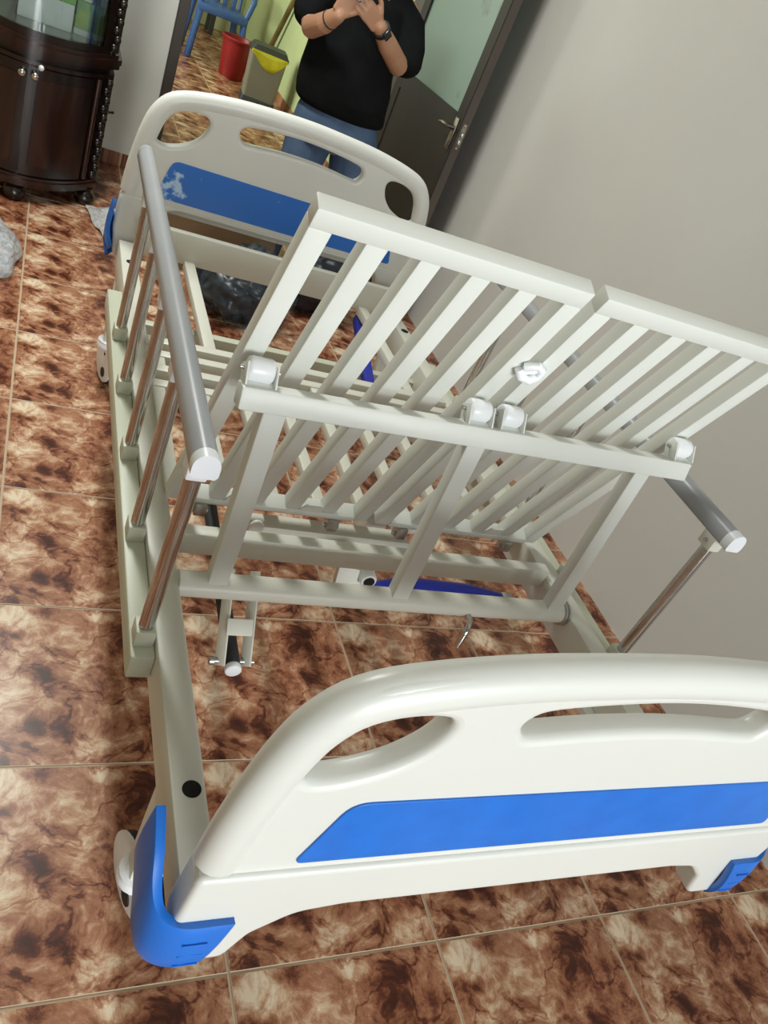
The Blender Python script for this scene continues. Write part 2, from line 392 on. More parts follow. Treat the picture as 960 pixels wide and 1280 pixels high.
def remesh(mb, voxel, iters=6, factor=0.5):
    me = bpy.data.meshes.new('r'); mb.bm.to_mesh(me); mb.bm.free()
    o = bpy.data.objects.new('r', me); COL.objects.link(o)
    r = o.modifiers.new('r', 'REMESH'); r.mode = 'VOXEL'; r.voxel_size = voxel
    sm = o.modifiers.new('s', 'SMOOTH'); sm.iterations = iters; sm.factor = factor
    return evaluated_mesh(o)

# ------------------------------------------------------------------ the room
def struct(mb, name, m, parent=None, smooth=None):
    o = mb.build(name, m, parent, smooth); o['kind'] = 'structure'
    return o

XR = 1.44; YB = 4.13; XL = -3.2; YF = -2.5; ZC = 2.75; YFAR = 10.0; XH = 1.53
floor = struct(MB().box(XL - 0.2, XH + 0.3, YF - 0.2, YFAR + 0.2, -0.12, -0.0022), 'floor', M['tile'])
tmb = MB().box(0.0019, TILE - 0.0019, 0.0019, TILE - 0.0019, -0.012, 0.0, 0.0012)
tile0 = tmb.build('tile', M['tile'], floor)
first = True
for j in range(-3, 23):
    for i in range(-5, 4):
        x, y = i * TILE, j * TILE
        if y > 3.7 and (i < -1): continue
        if first: t = tile0; first = False
        else:
            t = tile0.copy(); COL.objects.link(t); t.parent = floor
        t.location = (x, y, 0)

def wall_with_opening(name, m, axis, at, th, a0, a1, z1, oa0, oa1, oz1, oz0=0.0):
    """wall slab with one opening, axis 'x' or 'y' = direction the wall runs in"""
    b = MB()
    def seg(p, q, z0_, z1_):
        if q - p < 1e-4 or z1_ - z0_ < 1e-4: return
        if axis == 'x': b.box(p, q, at, at + th, z0_, z1_)
        else: b.box(at, at + th, p, q, z0_, z1_)
    seg(a0, oa0, 0, z1); seg(oa1, a1, 0, z1); seg(oa0, oa1, oz1, z1); seg(oa0, oa1, 0, oz0)
    return struct(b, name, m)

wall_with_opening('wall_back', M['wall_white'], 'x', YB, 0.11, XL, XR, ZC, 0.135, 1.34, 2.1)
struct(MB().box(XR, XR + 0.30, YF - 0.1, YB + 0.11, 0, ZC), 'wall_right', M['wall_grey'])
struct(MB().box(XL - 0.12, XL, YF - 0.1, YFAR, 0, ZC), 'wall_left', M['wall_cream'])
wall_with_opening('wall_front', M['wall_white'], 'x', YF - 0.1, 0.10, XL, XR, ZC, -1.1, 1.40, 2.60)
struct(MB().box(XL - 0.2, XH + 0.3, YF - 0.2, YFAR + 0.2, ZC, ZC + 0.1), 'ceiling', M['ceiling'])
# the hall beyond the doorway
struct(MB().box(XH, XH + 0.2, YB + 0.11, YFAR, 0, ZC), 'wall_hall_right', M['wall_green'])
struct(MB().box(XL, XH + 0.2, YFAR, YFAR + 0.1, 0, ZC), 'wall_hall_far', M['wall_cream'])
wall_with_opening('wall_hall_left', M['wall_cream'], 'y', -1.3, 0.08, YB + 0.11, YFAR, ZC, 6.2, 7.6, 2.2, 0.8)

bb = struct(MB().box(XL, -0.70, YB - 0.010, YB, 0, 0.07), 'baseboard_back', M['tile'])
for k in range(2):
    o = MB().box(-0.695 + k * 0.4155, -0.2835 + k * 0.4155, YB - 0.010, YB, 0.0, 0.07, 0.002).build('tile', M['tile'], bb)
bh = struct(MB().box(XH - 0.008, XH, YB + 0.12, YFAR, 0, 0.075), 'baseboard_hall', M['tile'])
tr = struct(MB().box(0.125, 0.178, YB - 0.02, YB + 0.13, 0, 2.13, 0.004).box(1.315, 1.36, YB - 0.02, YB + 0.13, 0, 2.13, 0.004).box(0.125, 1.36, YB - 0.02, YB + 0.13, 2.08, 2.13, 0.004), 'trim_1', M['trim_brown'])

# open door leaf standing along the grey wall: frame, frosted pane, lower panel, lever, latch plate
DX0, DX1, DY0, DY1 = 1.268, 1.312, 3.05, 4.00
door = struct(MB().box(DX0, DX1, DY0, DY0 + 0.085, 0.01, 2.05, 0.002).box(DX0, DX1, DY1 - 0.085, DY1, 0.01, 2.05, 0.002)
              .box(DX0, DX1, DY0 + 0.085, DY1 - 0.085, 1.96, 2.05).box(DX0, DX1, DY0 + 0.085, DY1 - 0.085, 0.90, 0.985).box(DX0, DX1, DY0 + 0.085, DY1 - 0.085, 0.01, 0.12), 'door_1', M['door_brown'])
door['label'] = 'dark brown half-glazed door standing open along the grey wall'
MB().box(DX0 + 0.006, DX1 - 0.006, DY0 + 0.08, DY1 - 0.08, 0.11, 0.91).build('door_panel', M['door_brown'], door)
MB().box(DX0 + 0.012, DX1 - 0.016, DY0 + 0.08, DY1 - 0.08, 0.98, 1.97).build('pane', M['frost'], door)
MB().box(DX0 + 0.003, DX1 - 0.001, DY0 - 0.002, DY0 + 0.001, 0.012, 2.048).build('edge_strip', M['door_edge'], door)
lv = MB().box(DX0 - 0.006, DX0, DY0 + 0.03, DY0 + 0.07, 0.83, 0.97, 0.002)
lv.cyl((DX0 - 0.006, DY0 + 0.05, 0.925), (DX0 - 0.045, DY0 + 0.05, 0.925), 0.009, 12)
lv.sweep([(DX0 - 0.043, DY0 + 0.045, 0.925), (DX0 - 0.050, DY0 + 0.08, 0.926), (DX0 - 0.048, DY0 + 0.11, 0.922), (DX0 - 0.046, DY0 + 0.135, 0.916)], [0.009, 0.009, 0.008, 0.006], 10)
lv.build('door_handle', M['lever'], door, 40)
lp = MB().box(DX0 + 0.012, DX1 - 0.010, DY0 - 0.005, DY0 - 0.001, 0.845, 0.965, 0.001)
lp.build('latch_plate', M['lever'], door)
lb = MB().box(DX0 + 0.016, DX1 - 0.014, DY0 - 0.015, DY0 - 0.004, 0.905, 0.925, 0.002)
for z in (0.855, 0.955): lb.ball(((DX0 + DX1) / 2, DY0 - 0.005, z), 0.004)
lb.box(DX0 + 0.016, DX1 - 0.014, DY0 - 0.012, DY0 - 0.004, 0.872, 0.892, 0.002)
lb.build('latch_bolt', M['steel'], door, 40)

# ------------------------------------------------------------------ the hospital bed
BED = thing('hospital_bed', 'ivory steel hospital bed with raised split backrest, blue trimmed end boards and grey rails', 'bed', (0.2656, -0.1264, 0), -0.00756)
XC = 0.012                       # centre of the steel frame
BX0, BX1 = 0.43, 0.478           # beam inner and outer |x|

# --- side beams
for sgn in (-1, 1):
    a, b_ = sorted((XC + sgn * BX0, XC + sgn * BX1))
    sb = MB().box(a, b_, 0.035, 2.05, 0.388, 0.468, 0.004).build('side_beam', M['paint'], BED, 40)
    for y in (0.19, 1.90):
        MB().lathe((XC + sgn * (BX0 + BX1) / 2 + 0.004, y, 0.4675), [(0.0135, 0), (0.0135, 0.0012), (0.012, 0.0014)], 20).build('drip_socket', M['hole'], sb, 30)
    MB().box(XC + sgn * (BX0 - 0.012) - 0.012, XC + sgn * (BX0 - 0.012) + 0.012, 0.26, 0.42, 0.375, 0.395, 0.003).build('bracket_lug', M['paint'], sb)

# --- end boards
def mirror_loop(h): return h + [(-x, z) for x, z in reversed(h)]
def end_board(name, y_in, outward, bottom):
    """y_in: y of the face towards the mattress; outward = -1 (near board) or +1 (far board)"""
    zb = min(bottom + 0.03, 0.594)
    half = [(-0.478, zb), (-0.476, 0.66), (-0.470, 0.72), (-0.462, 0.775), (-0.450, 0.83), (-0.428, 0.878), (-0.390, 0.912), (-0.330, 0.930), (-0.22, 0.945), (-0.10, 0.953)]
    outer = smooth_loop(half + [(0, 0.956)] + [(-x, z) for x, z in reversed(half)], closed=False, n=4)
    outer = outer + [(0.463, zb), (0.2, zb), (-0.2, zb), (-0.463, zb)]
    holeL = smooth_loop([(-0.430, 0.795), (-0.420, 0.835), (-0.395, 0.862), (-0.345, 0.880), (-0.298, 0.880), (-0.282, 0.858), (-0.296, 0.818), (-0.332, 0.785), (-0.385, 0.765), (-0.418, 0.769)], n=5)
    holeR = [(-x, z) for x, z in reversed(holeL)]
    slot = smooth_loop([(-0.196, 0.882), (-0.17, 0.893), (-0.085, 0.903), (0, 0.907), (0.085, 0.903), (0.17, 0.893), (0.196, 0.882), (0.203, 0.862), (0.19, 0.841), (0.17, 0.836), (0.085, 0.844), (0, 0.847), (-0.085, 0.844), (-0.17, 0.836), (-0.19, 0.841), (-0.203, 0.862)], n=3)
    th = 0.036
    bev = 0.011
    def grow(lp, d):                     # the bevel grows the outline outwards, so pull it in first
        k = len(lp); out = []
        ar = sum(lp[i][0] * lp[(i + 1) % k][1] - lp[(i + 1) % k][0] * lp[i][1] for i in range(k))
        sg = 1 if ar > 0 else -1
        for i in range(k):
            a = Vector(lp[(i + 1) % k]) - Vector(lp[i - 1]); nrm = Vector((a.y, -a.x)).normalized() * sg
            out.append((lp[i][0] + nrm.x * d, lp[i][1] + nrm.y * d))
        return out
    me = curve_plate([grow(outer, -bev * 0.9), grow(holeL, bev * 0.6), grow(holeR, bev * 0.6), grow(slot, bev * 0.6)], th / 2 - bev, bev, 3)
    for v in me.vertices: v.co.x = max(-0.4785, min(0.4785, v.co.x))     # keep the corner bevel inside the outline
    yc = y_in + outward * th / 2
    me.transform(Matrix(((1, 0, 0, 0), (0, 0, 1, yc), (0, 1, 0, 0), (0, 0, 0, 1))))
    bd = link(name, me, M['board'], BED, 35)
    # thick rounded rim round the top
    pts = [(x, yc, z) for x, z in smooth_loop([(-0.462, 0.61), (-0.458, 0.68), (-0.450, 0.745), (-0.440, 0.80), (-0.424, 0.848), (-0.392, 0.885), (-0.330, 0.906), (-0.22, 0.923), (-0.10, 0.931), (0, 0.934), (0.10, 0.931), (0.22, 0.923), (0.330, 0.906), (0.392, 0.885), (0.424, 0.848), (0.440, 0.80), (0.450, 0.745), (0.458, 0.68), (0.462, 0.61)], closed=False, n=4)]
    MB().sweep(pts, 0.024, 16, sy=1.12).build('rim', M['board'], bd, 60)
    # base block, with the foot cut-outs
    if bottom < 0.55:
        base = [(-0.485, 0.605), (-0.490, 0.50), (-0.476, 0.405), (-0.405, 0.405), (-0.385, 0.462), (-0.340, 0.503), (-0.28, bottom), (0.28, bottom), (0.340, 0.503), (0.385, 0.462), (0.405, 0.405), (0.476, 0.405), (0.490, 0.50), (0.485, 0.605)]
        rad = [0.012, 0.05, 0.02, 0.02, 0.03, 0.05, 0.06, 0.06, 0.05, 0.03, 0.02, 0.02, 0.05, 0.012]
    else:
        base = [(-0.485, 0.605), (-0.490, 0.50), (-0.476, 0.405), (-0.405, 0.405), (-0.39, 0.50), (-0.36, bottom - 0.02), (-0.31, bottom), (0.31, bottom), (0.36, bottom - 0.02), (0.39, 0.50), (0.405, 0.405), (0.476, 0.405), (0.490, 0.50), (0.485, 0.605)]
        rad = 0.02
    bl = round_poly(base, rad)
    b2 = 0.008
    me = curve_plate([grow(bl, -b2)], 0.0220 - b2, b2, 3)
    me.transform(Matrix(((1, 0, 0, 0), (0, 0, 1, yc + outward * 0.003), (0, 1, 0, 0), (0, 0, 0, 1))))
    link('base', me, M['board'], bd, 35)
    # blue inlay on both faces
    pw = 0.012 if outward < 0 else 0.0
    pl = round_poly([(-0.392 + pw, 0.620), (-0.362 + pw, 0.735), (0.362 + pw, 0.735), (0.392 + pw, 0.620)], [0.008, 0.03, 0.03, 0.008])
    for face in (-1, 1):
        me = curve_plate([pl], 0.0012, 0.0006, 1)
        me.transform(Matrix(((1, 0, 0, 0), (0, 0, 1, yc + face * (th / 2 + 0.0008)), (0, 1, 0, 0), (0, 0, 0, 1))))
        filmy = (outward == 1 and face == -1)
        o = link('inlay_panel', me, M['blue_film'] if filmy else M['blue'], bd)
        if filmy: o['label'] = 'blue inlay panel with shreds of white film at its left end'
    # corner bumpers: an L in plan, arm along the board swept up into a taller arm along the side
    yo = yc + outward * 0.028
    for sgn in (-1, 1):
        ak = 1.0 if outward < 0 else 0.66
        plan = [(0.420, yo, 0.0), (0.444, yo, 0.05), (0.472, yo, 0.15), (0.492, yo - outward * 0.006, 0.3), (0.506, yo - outward * 0.018, 0.45), (0.512, yo - outward * 0.036, 0.65), (0.513, yo - outward * 0.060 * ak, 0.85), (0.513, yo - outward * 0.085 * ak, 0.95), (0.513, yo - outward * 0.105 * ak, 1.0)]
        if outward > 0: plan = [(a_ - 0.014 * min(1, t_ / 0.45), b_, t_) for a_, b_, t_ in plan]
        plan = smooth_loop(plan, closed=False, n=4)
        bm = bmesh.new(); rows = []
        for (x, y, t) in plan:
            top = 0.515 + 0.075 * max(0, (t - 0.28) / 0.72) ** 1.5
            bot = 0.402 + 0.045 * max(0, (t - 0.6) / 0.4) ** 2
            xs = sgn * x
            # slanted free end of the front arm
            sl = 0.030 * max(0, 1 - t / 0.05) if t < 0.05 else 0
            row = []
            for q in range(7):
                u = q / 6
                bulge = 0.006 * sin(pi * u)
                taper = 0.010 * max(0, 0.25 - u) / 0.25
                dx = sgn * 0.034 * (1 - u) * max(0, 1 - t / 0.13)
                nx, ny = (sgn, 0) if t > 0.6 else ((0, outward) if t < 0.2 else (sgn * 0.7, outward * 0.7))
                row.append((xs + dx + nx * (bulge - taper), y + ny * (bulge - taper), bot + (top - bot) * u))
            rows.append(row)
        V = [[bm.verts.new(p) for p in r] for r in rows]
        for i in range(len(V) - 1):
            for q in range(6): bm.faces.new((V[i][q], V[i + 1][q], V[i + 1][q + 1], V[i][q + 1]))
        me = bpy.data.meshes.new('b'); bm.to_mesh(me); bm.free()
        o = bpy.data.objects.new('b', me); COL.objects.link(o)
        md = o.modifiers.new('s', 'SOLIDIFY'); md.thickness = 0.012; md.offset = 0.0
        bv = o.modifiers.new('b', 'BEVEL'); bv.width = 0.0025; bv.segments = 2; bv.limit_method = 'ANGLE'
        link('corner_bumper', evaluated_mesh(o), M['blue_bumper'], bd, 40)
        rb = MB()
        for z in (0.436, 0.460, 0.486):
            rb.box(min(sgn * 0.446, sgn * 0.476), max(sgn * 0.446, sgn * 0.476), yo + outward * 0.0118 - 0.001, yo + outward * 0.0118 + 0.001, z, z + 0.002, 0.0006)
        rb.build('grip_ridges', M['blue_bumper'], bd, kind='stuff')
    return bd
end_board('headboard', 0.036, -1, 0.512)
end_board('footboard', 2.062, 1, 0.592)

# --- side rails: bottom bar, sockets, chromed posts, grey top rail with end caps
SOCK = (0.468, 0.716, 0.962, 1.208, 1.454)
def side_rail(sgn):
    xb = XC + sgn * (BX1 + 0.020)
    xt = xb; y0r = 0.418; zr = 0.836
    bar = MB().box(xb - 0.0195, xb + 0.0195, 0.43, 1.72, 0.405, 0.455, 0.004).build('side_rail', M['paint_green'], BED, 40)
    for y in SOCK:
        MB().box(xb - 0.016, xb + 0.016, y - 0.017, y + 0.021, 0.4545, 0.488, 0.003).build('post_socket', M['paint_green'], bar, 40)
        p0 = Vector((xb, y, 0.46)); p1 = Vector((xt, y - 0.004, zr - 0.03))
        MB().cyl(p0, p1, 0.0125, 18).build('post', M['chrome'], bar, 50)
        MB().box(xt - 0.0150, xt + 0.0150, y - 0.020, y + 0.016, zr - 0.042, zr - 0.010, 0.003).build('post_clamp', M['paint'] if sgn > 0 else M['white_plastic'], bar, 40)
        MB().cyl((xt - sgn * 0.0195, y - 0.002, zr - 0.027), (xt - sgn * 0.015, y - 0.002, zr - 0.027), 0.004, 8).build('screw', M['steel'], bar, 40)
    prof = [(0.0185 * cos(a), 0.004 + 0.020 * sin(a)) for a in [pi * k / 14 for k in range(15)]] + [(-0.0185, -0.008), (-0.015, -0.013), (0.015, -0.013), (0.0185, -0.008)]
    MB().prism(prof, y0r + 0.017, 1.66, lambda a, b, e: (xt + a, e, zr + b)).build('top_rail', M['grey_rail'], bar, 50)
    prof2 = [(a * 1.02, 0.002 + (b - 0.002) * 1.02) for a, b in prof]
    for y0, y1 in ((y0r, y0r + 0.019), (1.658, 1.677)):
        MB().prism(prof2, y0, y1, lambda a, b, e: (xt + a, e, zr + b)).build('end_cap', M['white_plastic'] if y0 < 1 else M['grey_rail'], bar, 50)
for s_ in (-1, 1): side_rail(s_)

# --- legs and castors
def leg_and_castor(sgn, y):
    x = XC + sgn * 0.455
    lg = MB().box(x - 0.02, x + 0.02, y - 0.02, y + 0.02, 0.175, 0.392, 0.003).build('leg', M['paint'], BED, 40)
    MB().lathe((x, y, 0.16), [(0.03, 0), (0.034, 0.004), (0.034, 0.014), (0.018, 0.022), (0.012, 0.03)], 18).build('swivel', M['white_plastic'], lg, 40)
    wx = x - sgn * 0.046
    wy = y + 0.035
    wh = MB()
    for d in (-0.022, 0.022):
        wh.lathe((wx + d - 0.009, wy, 0.075), [(0.058, 0), (0.0735, 0.003), (0.075, 0.007), (0.075, 0.011), (0.0735, 0.015), (0.058, 0.018)], 28, axis=(1, 0, 0))
    ta = -sgn * radians(14)
    wh.turn(x, y, ta).build('wheel', M['black'], lg, 40)
    cv = MB()
    for d in (-1, 1):
        c = wx + d * 0.036
        cv.lathe((c - 0.004, wy, 0.083), [(0.066, 0), (0.074, 0.002), (0.074, 0.006), (0.066, 0.008)] if d > 0 else [(0.066, 0), (0.074, 0.002), (0.074, 0.006), (0.066, 0.008)], 28, axis=(1, 0, 0))
    cv.box(wx - 0.036, wx + 0.036, wy - 0.05, wy + 0.02, 0.148, 0.166, 0.004)
    cv.lathe((x, y, 0.155), [(0.036, 0), (0.036, 0.01), (0.02, 0.03)], 18)
    cv.turn(x, y, ta).build('castor_cover', M['white_plastic'], lg, 40)
    hb = MB()
    for d in (-1, 1): hb.cyl((wx + d * 0.0395, wy - 0.018, 0.045), (wx + d * 0.0425, wy - 0.018, 0.045), 0.016, 16)
    for d in (-1, 1): hb.cyl((wx + d * 0.0395, wy - 0.005, 0.105), (wx + d * 0.0415, wy - 0.005, 0.105), 0.005, 10)
    hb.turn(x, y, ta).build('axle_bolt', M['black'], lg, 40, kind='stuff')
for sgn in (-1, 1):
    leg_and_castor(sgn, 0.235)
    leg_and_castor(sgn, 1.96)
# base cross tubes that tie the legs together
for y in (0.12,):
    MB().bar((XC - 0.435, y, 0.365), (XC + 0.435, y, 0.365), 0.03, 0.035).build('end_tube', M['paint'], BED, 40)
MB().bar((XC - 0.432, 1.66, 0.390), (XC + 0.432, 1.66, 0.390), 0.03, 0.042).build('lower_tube', M['paint_green'], BED, 40)

# --- frame cross members
MB().box(XC - 0.431, XC + 0.431, 0.700, 0.730, 0.437, 0.487, 0.004).build('cross_member', M['paint'], BED, 40)
MB().box(XC - 0.431, XC + 0.431, 1.985, 2.012, 0.466, 0.562, 0.004).build('cross_member', M['paint'], BED, 40)
MB().bar((-0.24, 0.842, 0.405), (0.14, 0.842, 0.405), 0.045, 0.04).build('gearbox_bar', M['paint'], BED, 40)
ear = MB().lathe((-0.232, 0.812, 0.435), [(0.013, 0), (0.015, 0.002), (0.015, 0.008), (0.013, 0.01)], 16, axis=(0, -1, 0)).box(-0.247, -0.217, 0.803, 0.812, 0.40, 0.435)
ear.build('pivot_lug', M['paint_white'], BED, 40)

# --- torsion tube with three lifting arms and the roller beam
tube = MB().cyl((XC - 0.431, 0.600, 0.458), (XC + 0.425, 0.600, 0.458), 0.0235, 24).build('torsion_tube', M['paint'], BED, 50)
for sgn in (1,):
    MB().lathe((XC + sgn * 0.416, 0.600, 0.458), [(0.0235, 0), (0.029, 0.001), (0.029, 0.005), (0.026, 0.006), (0.026, 0.008), (0.029, 0.009), (0.029, 0.013), (0.024, 0.0138)], 24, axis=(sgn, 0, 0)).build('bearing_ring', M['steel'], tube, 40)
BEAM = [Vector((-0.432, 0.566, 0.872)), Vector((0.440, 0.566, 0.892))]
def beam_at(x): return BEAM[0].lerp(BEAM[1], (x - BEAM[0].x) / (BEAM[1].x - BEAM[0].x))
rb = MB().bar(BEAM[0], BEAM[1], 0.036, 0.036, up=(0, 0.25, 1), bev=0.004).build('roller_beam', M['paint_white'], BED, 40)
for xb, xt in ((-0.352, -0.372), (0.014, -0.022), (0.398, 0.345)):
    top = beam_at(xt) + Vector((0, 0.004, -0.015))
    MB().bar((xb, 0.600, 0.470), top, 0.036, 0.030, up=(0, 1, 0.1), bev=0.003).build('lifting_arm', M['paint_white'], BED, 40)

HINGE = Vector((0, 0.800, 0.485)); PD = Vector((0, -0.399, 0.917)).normalized(); PN = Vector((0, -0.917, -0.399)).normalized()
def on_panel(x, l, n=0.0): return HINGE + Vector((x, 0, 0)) + PD * l + PN * n
for x in (-0.405, -0.033, 0.030, 0.420):
    b0 = beam_at(min(max(x, -0.43), 0.438))
    c = b0 + Vector((0, 0.020, 0.034))
    # cheek plates of the bracket
    br = MB()
    for d in (-0.0225, 0.0225):
        lo = b0 + Vector((d, 0.004, 0.014)); hi = c + Vector((d, 0.002, 0.008))
        br.bar(lo, hi, 0.003, 0.030, up=(0, 1, -0.5), bev=0.0008)
    br.frame_box(b0 + Vector((0, 0.004, 0.019)), (0.024, 0, 0), (0, 0.014, 0.004), (0, -0.0004, 0.0015), 0.0005)
    bo = br.build('roller_bracket', M['paint_white'], BED, 40)
    MB().cyl(c + Vector((-0.0205, 0, 0)), c + Vector((0.0205, 0, 0)), 0.0185, 22, bev=0.006).build('roller', M['nylon'], bo, 50)
    MB().cyl(c + Vector((-0.030, 0, 0)), c + Vector((0.030, 0, 0)), 0.0035, 10).build('axle', M['steel'], bo, 50)

# --- split backrest: two framed grids, each with four inner slats
PL = 0.752
def back_panel(x0, x1):
    w = 0.032; t = 0.030
    def tube_(name, a, b, ww, par, tt=t):
        return MB().bar(a, b, ww, tt, up=PN, bev=0.003).build(name, M['paint_white'], par, 40)
    top = tube_('backrest_panel', on_panel(x0, PL - w / 2, -t / 2), on_panel(x1, PL - w / 2, -t / 2), w, BED)
    for x in (x0 + w / 2, x1 - w / 2):
        tube_('side_tube', on_panel(x, 0.0, -t / 2), on_panel(x, PL - w + 0.001, -t / 2), w, top)
    pitch = (x1 - x0 - w) / 5
    for k in range(1, 5):
        x = x0 + w / 2 + pitch * k
        tube_('slat', on_panel(x, 0.02, -t / 2 - 0.001), on_panel(x, PL - w + 0.001, -t / 2 - 0.001), w, top, t - 0.002)
    MB().bar(on_panel(x0 + w, 0.008, -t / 2), on_panel(x1 - w, 0.008, -t / 2), 0.020, 0.034, up=PN, bev=0.002).build('bottom_bar', M['paint_white'], top, 40)
    for k in (0.7, 4.3):
        x = x0 + w / 2 + pitch * k
        MB().box(x - 0.012, x + 0.012, 0.792, 0.822, 0.455, 0.484, 0.003).cyl((x - 0.017, 0.805, 0.463), (x + 0.017, 0.805, 0.463), 0.006, 10).build('hinge', M['steel'], top, 40)
    for k in (1.5, 3.5):
        x = x0 + w / 2 + pitch * k
        MB().prism([(-0.026, 0), (0.026, 0), (0.016, 0.030), (-0.016, 0.030)], 0.0, 0.003, lambda a, b, e: on_panel(x + a, 0.016 + b, 0.001 - e)).build('gusset', M['paint_white'], top)
back_panel(-0.430, -0.006)
back_panel(0.018, 0.444)
# small white cable clip hung on the gap between the two grids, and its cord
cl = MB()
cl.sweep([on_panel(-0.010, 0.585, 0.006), on_panel(0.004, 0.600, 0.012), on_panel(0.018, 0.592, 0.010), on_panel(0.022, 0.575, 0.010), on_panel(0.010, 0.566, 0.014), on_panel(-0.008, 0.568, 0.012), on_panel(-0.016, 0.578, 0.006)], 0.0075, 10)
cl.bar(on_panel(-0.012, 0.575, 0.01), on_panel(0.014, 0.588, 0.01), 0.012, 0.006, up=PN)
ck = cl.build('catch_clip', M['nylon'], BED, 50)
MB().sweep([on_panel(-0.010, 0.572, -0.012), on_panel(-0.014, 0.54, -0.030), on_panel(-0.014, 0.49, -0.034)], 0.006, 8).build('catch_rod', M['charcoal'], ck, 50)

# --- flat seat, knee and foot sections
seat = MB().box(-0.425, 0.445, 0.842, 0.866, 0.456, 0.482, 0.002).build('seat_section', M['paint'], BED, 40)
MB().box(-0.425, 0.445, 1.215, 1.245, 0.452, 0.482, 0.003).build('cross_bar', M['paint'], seat, 40)
for k in range(9):
    x = -0.41 + k * 0.105
    MB().box(x - 0.014, x + 0.014, 0.866, 1.215, 0.454, 0.480, 0.003).build('slat', M['paint'], seat, 40)
knee = MB().box(-0.425, 0.445, 1.285, 1.315, 0.452, 0.482, 0.003).build('knee_section', M['paint'], BED, 40)
MB().box(-0.425, 0.445, 1.355, 1.385, 0.452, 0.482, 0.003).build('cross_bar', M['paint'], knee, 40)
for x in (-0.40, 0.01, 0.42):
    MB().box(x - 0.014, x + 0.014, 1.315, 1.355, 0.454, 0.480, 0.003).build('slat', M['paint'], knee, 40)
foot = MB().box(-0.425, 0.445, 1.420, 1.452, 0.452, 0.482, 0.003).build('foot_section', M['paint'], BED, 40)
for x in (-0.262, 0.330):
    MB().box(x - 0.016, x + 0.016, 1.45, 1.99, 0.452, 0.480, 0.003).build('side_tube', M['paint'], foot, 40)
for x in (-0.30, 0.0, 0.30):
    MB().box(x - 0.015, x + 0.015, 1.243, 1.290, 0.445, 0.456, 0.002).cyl((x - 0.02, 1.265, 0.463), (x + 0.02, 1.265, 0.463), 0.006, 10).build('hinge', M['steel'], BED, 40)

# --- backrest damper: dark rod along the bed, held by a forked link on the torsion tube
gs = MB().cyl((-0.297, 0.950, 0.372), (-0.303, 0.505, 0.352), 0.0145, 18).build('gas_spring', M['charcoal'], BED, 50)
MB().cyl((-0.3031, 0.5060, 0.3521), (-0.3033, 0.4930, 0.3515), 0.0155, 18, bev=0.003).build('end_cap', M['white_plastic'], gs, 50)
fk = MB()
for d in (-0.024, 0.024):
    fk.bar((-0.300 + d, 0.628, 0.475), (-0.302 + d, 0.508, 0.350), 0.004, 0.024, up=(0, 1, 1), bev=0.001)
fk.bar((-0.3245, 0.545, 0.412), (-0.2765, 0.545, 0.412), 0.030, 0.004, up=(0, -0.7, 0.7), bev=0.001)
fk.build('fork_link', M['paint'], gs, 40)
MB().cyl((-0.345, 0.517, 0.353), (-0.262, 0.517, 0.353), 0.0045, 12).cyl((-0.345, 0.517, 0.353), (-0.337, 0.517, 0.353), 0.008, 12).build('pivot_pin', M['steel'], gs, 50)

# --- crank gear: blue sleeve with white end fittings under the cross member, chromed crank
cr = MB().sweep([(0.045, 0.745, 0.352), (0.10, 0.752, 0.348), (0.18, 0.755, 0.343), (0.30, 0.750, 0.342), (0.395, 0.740, 0.346)], [0.010, 0.020, 0.028, 0.030, 0.019], 16).build('crank_gear', M['deep_blue'], BED, 50)
cf = MB().bar((0.405, 0.748, 0.350), (0.432, 0.744, 0.352), 0.030, 0.012).cyl((0.416, 0.735, 0.350), (0.416, 0.760, 0.350), 0.008, 12)
cf.build('end_fitting', M['paint'], cr, 40)
hd = MB().bar((-0.030, 0.745, 0.42), (-0.020, 0.742, 0.345), 0.050, 0.045).bar((-0.02, 0.742, 0.37), (0.046, 0.745, 0.352), 0.022, 0.022)
hd.lathe((0.020, 0.720, 0.388), [(0.012, 0), (0.017, 0), (0.019, 0.003), (0.019, 0.03), (0.014, 0.034)], 18, axis=(0, 1, 0))
hd.build('gear_head', M['paint_white'], cr, 40)
MB().cyl((0.020, 0.7175, 0.388), (0.020, 0.7205, 0.388), 0.0125, 16).build('socket_bore', M['hole'], cr, 40)
ck = MB().sweep([(0.185, 0.60, 0.452), (0.183, 0.565, 0.450), (0.178, 0.553, 0.440), (0.175, 0.548, 0.425), (0.172, 0.545, 0.392)], [0.006, 0.006, 0.006, 0.0065, 0.0065], 12).build('crank_hook', M['chrome'], BED, 50)
# links and brackets seen through the slats
lk = MB()
lk.bar((0.12, 0.86, 0.43), (0.20, 0.93, 0.39), 0.012, 0.024)
lk.cyl((0.12, 0.85, 0.43), (0.12, 0.87, 0.43), 0.016, 14).cyl((0.20, 0.92, 0.39), (0.20, 0.94, 0.39), 0.014, 14)
lk.build('link_bar', M['paint_white'], BED, 40)
MB().bar((0.262, 1.56, 0.400), (0.333, 1.990, 0.43), 0.032, 0.030).build('crank_shaft', M['deep_blue'], BED, 40)
MB().bar((0.10, 0.94, 0.33), (0.10, 1.36, 0.37), 0.030, 0.030).build('screw_shaft', M['paint'], BED, 40)
MB().box(0.075, 0.130, 0.925, 0.965, 0.320, 0.452, 0.004).build('shaft_bracket', M['paint'], BED, 40)

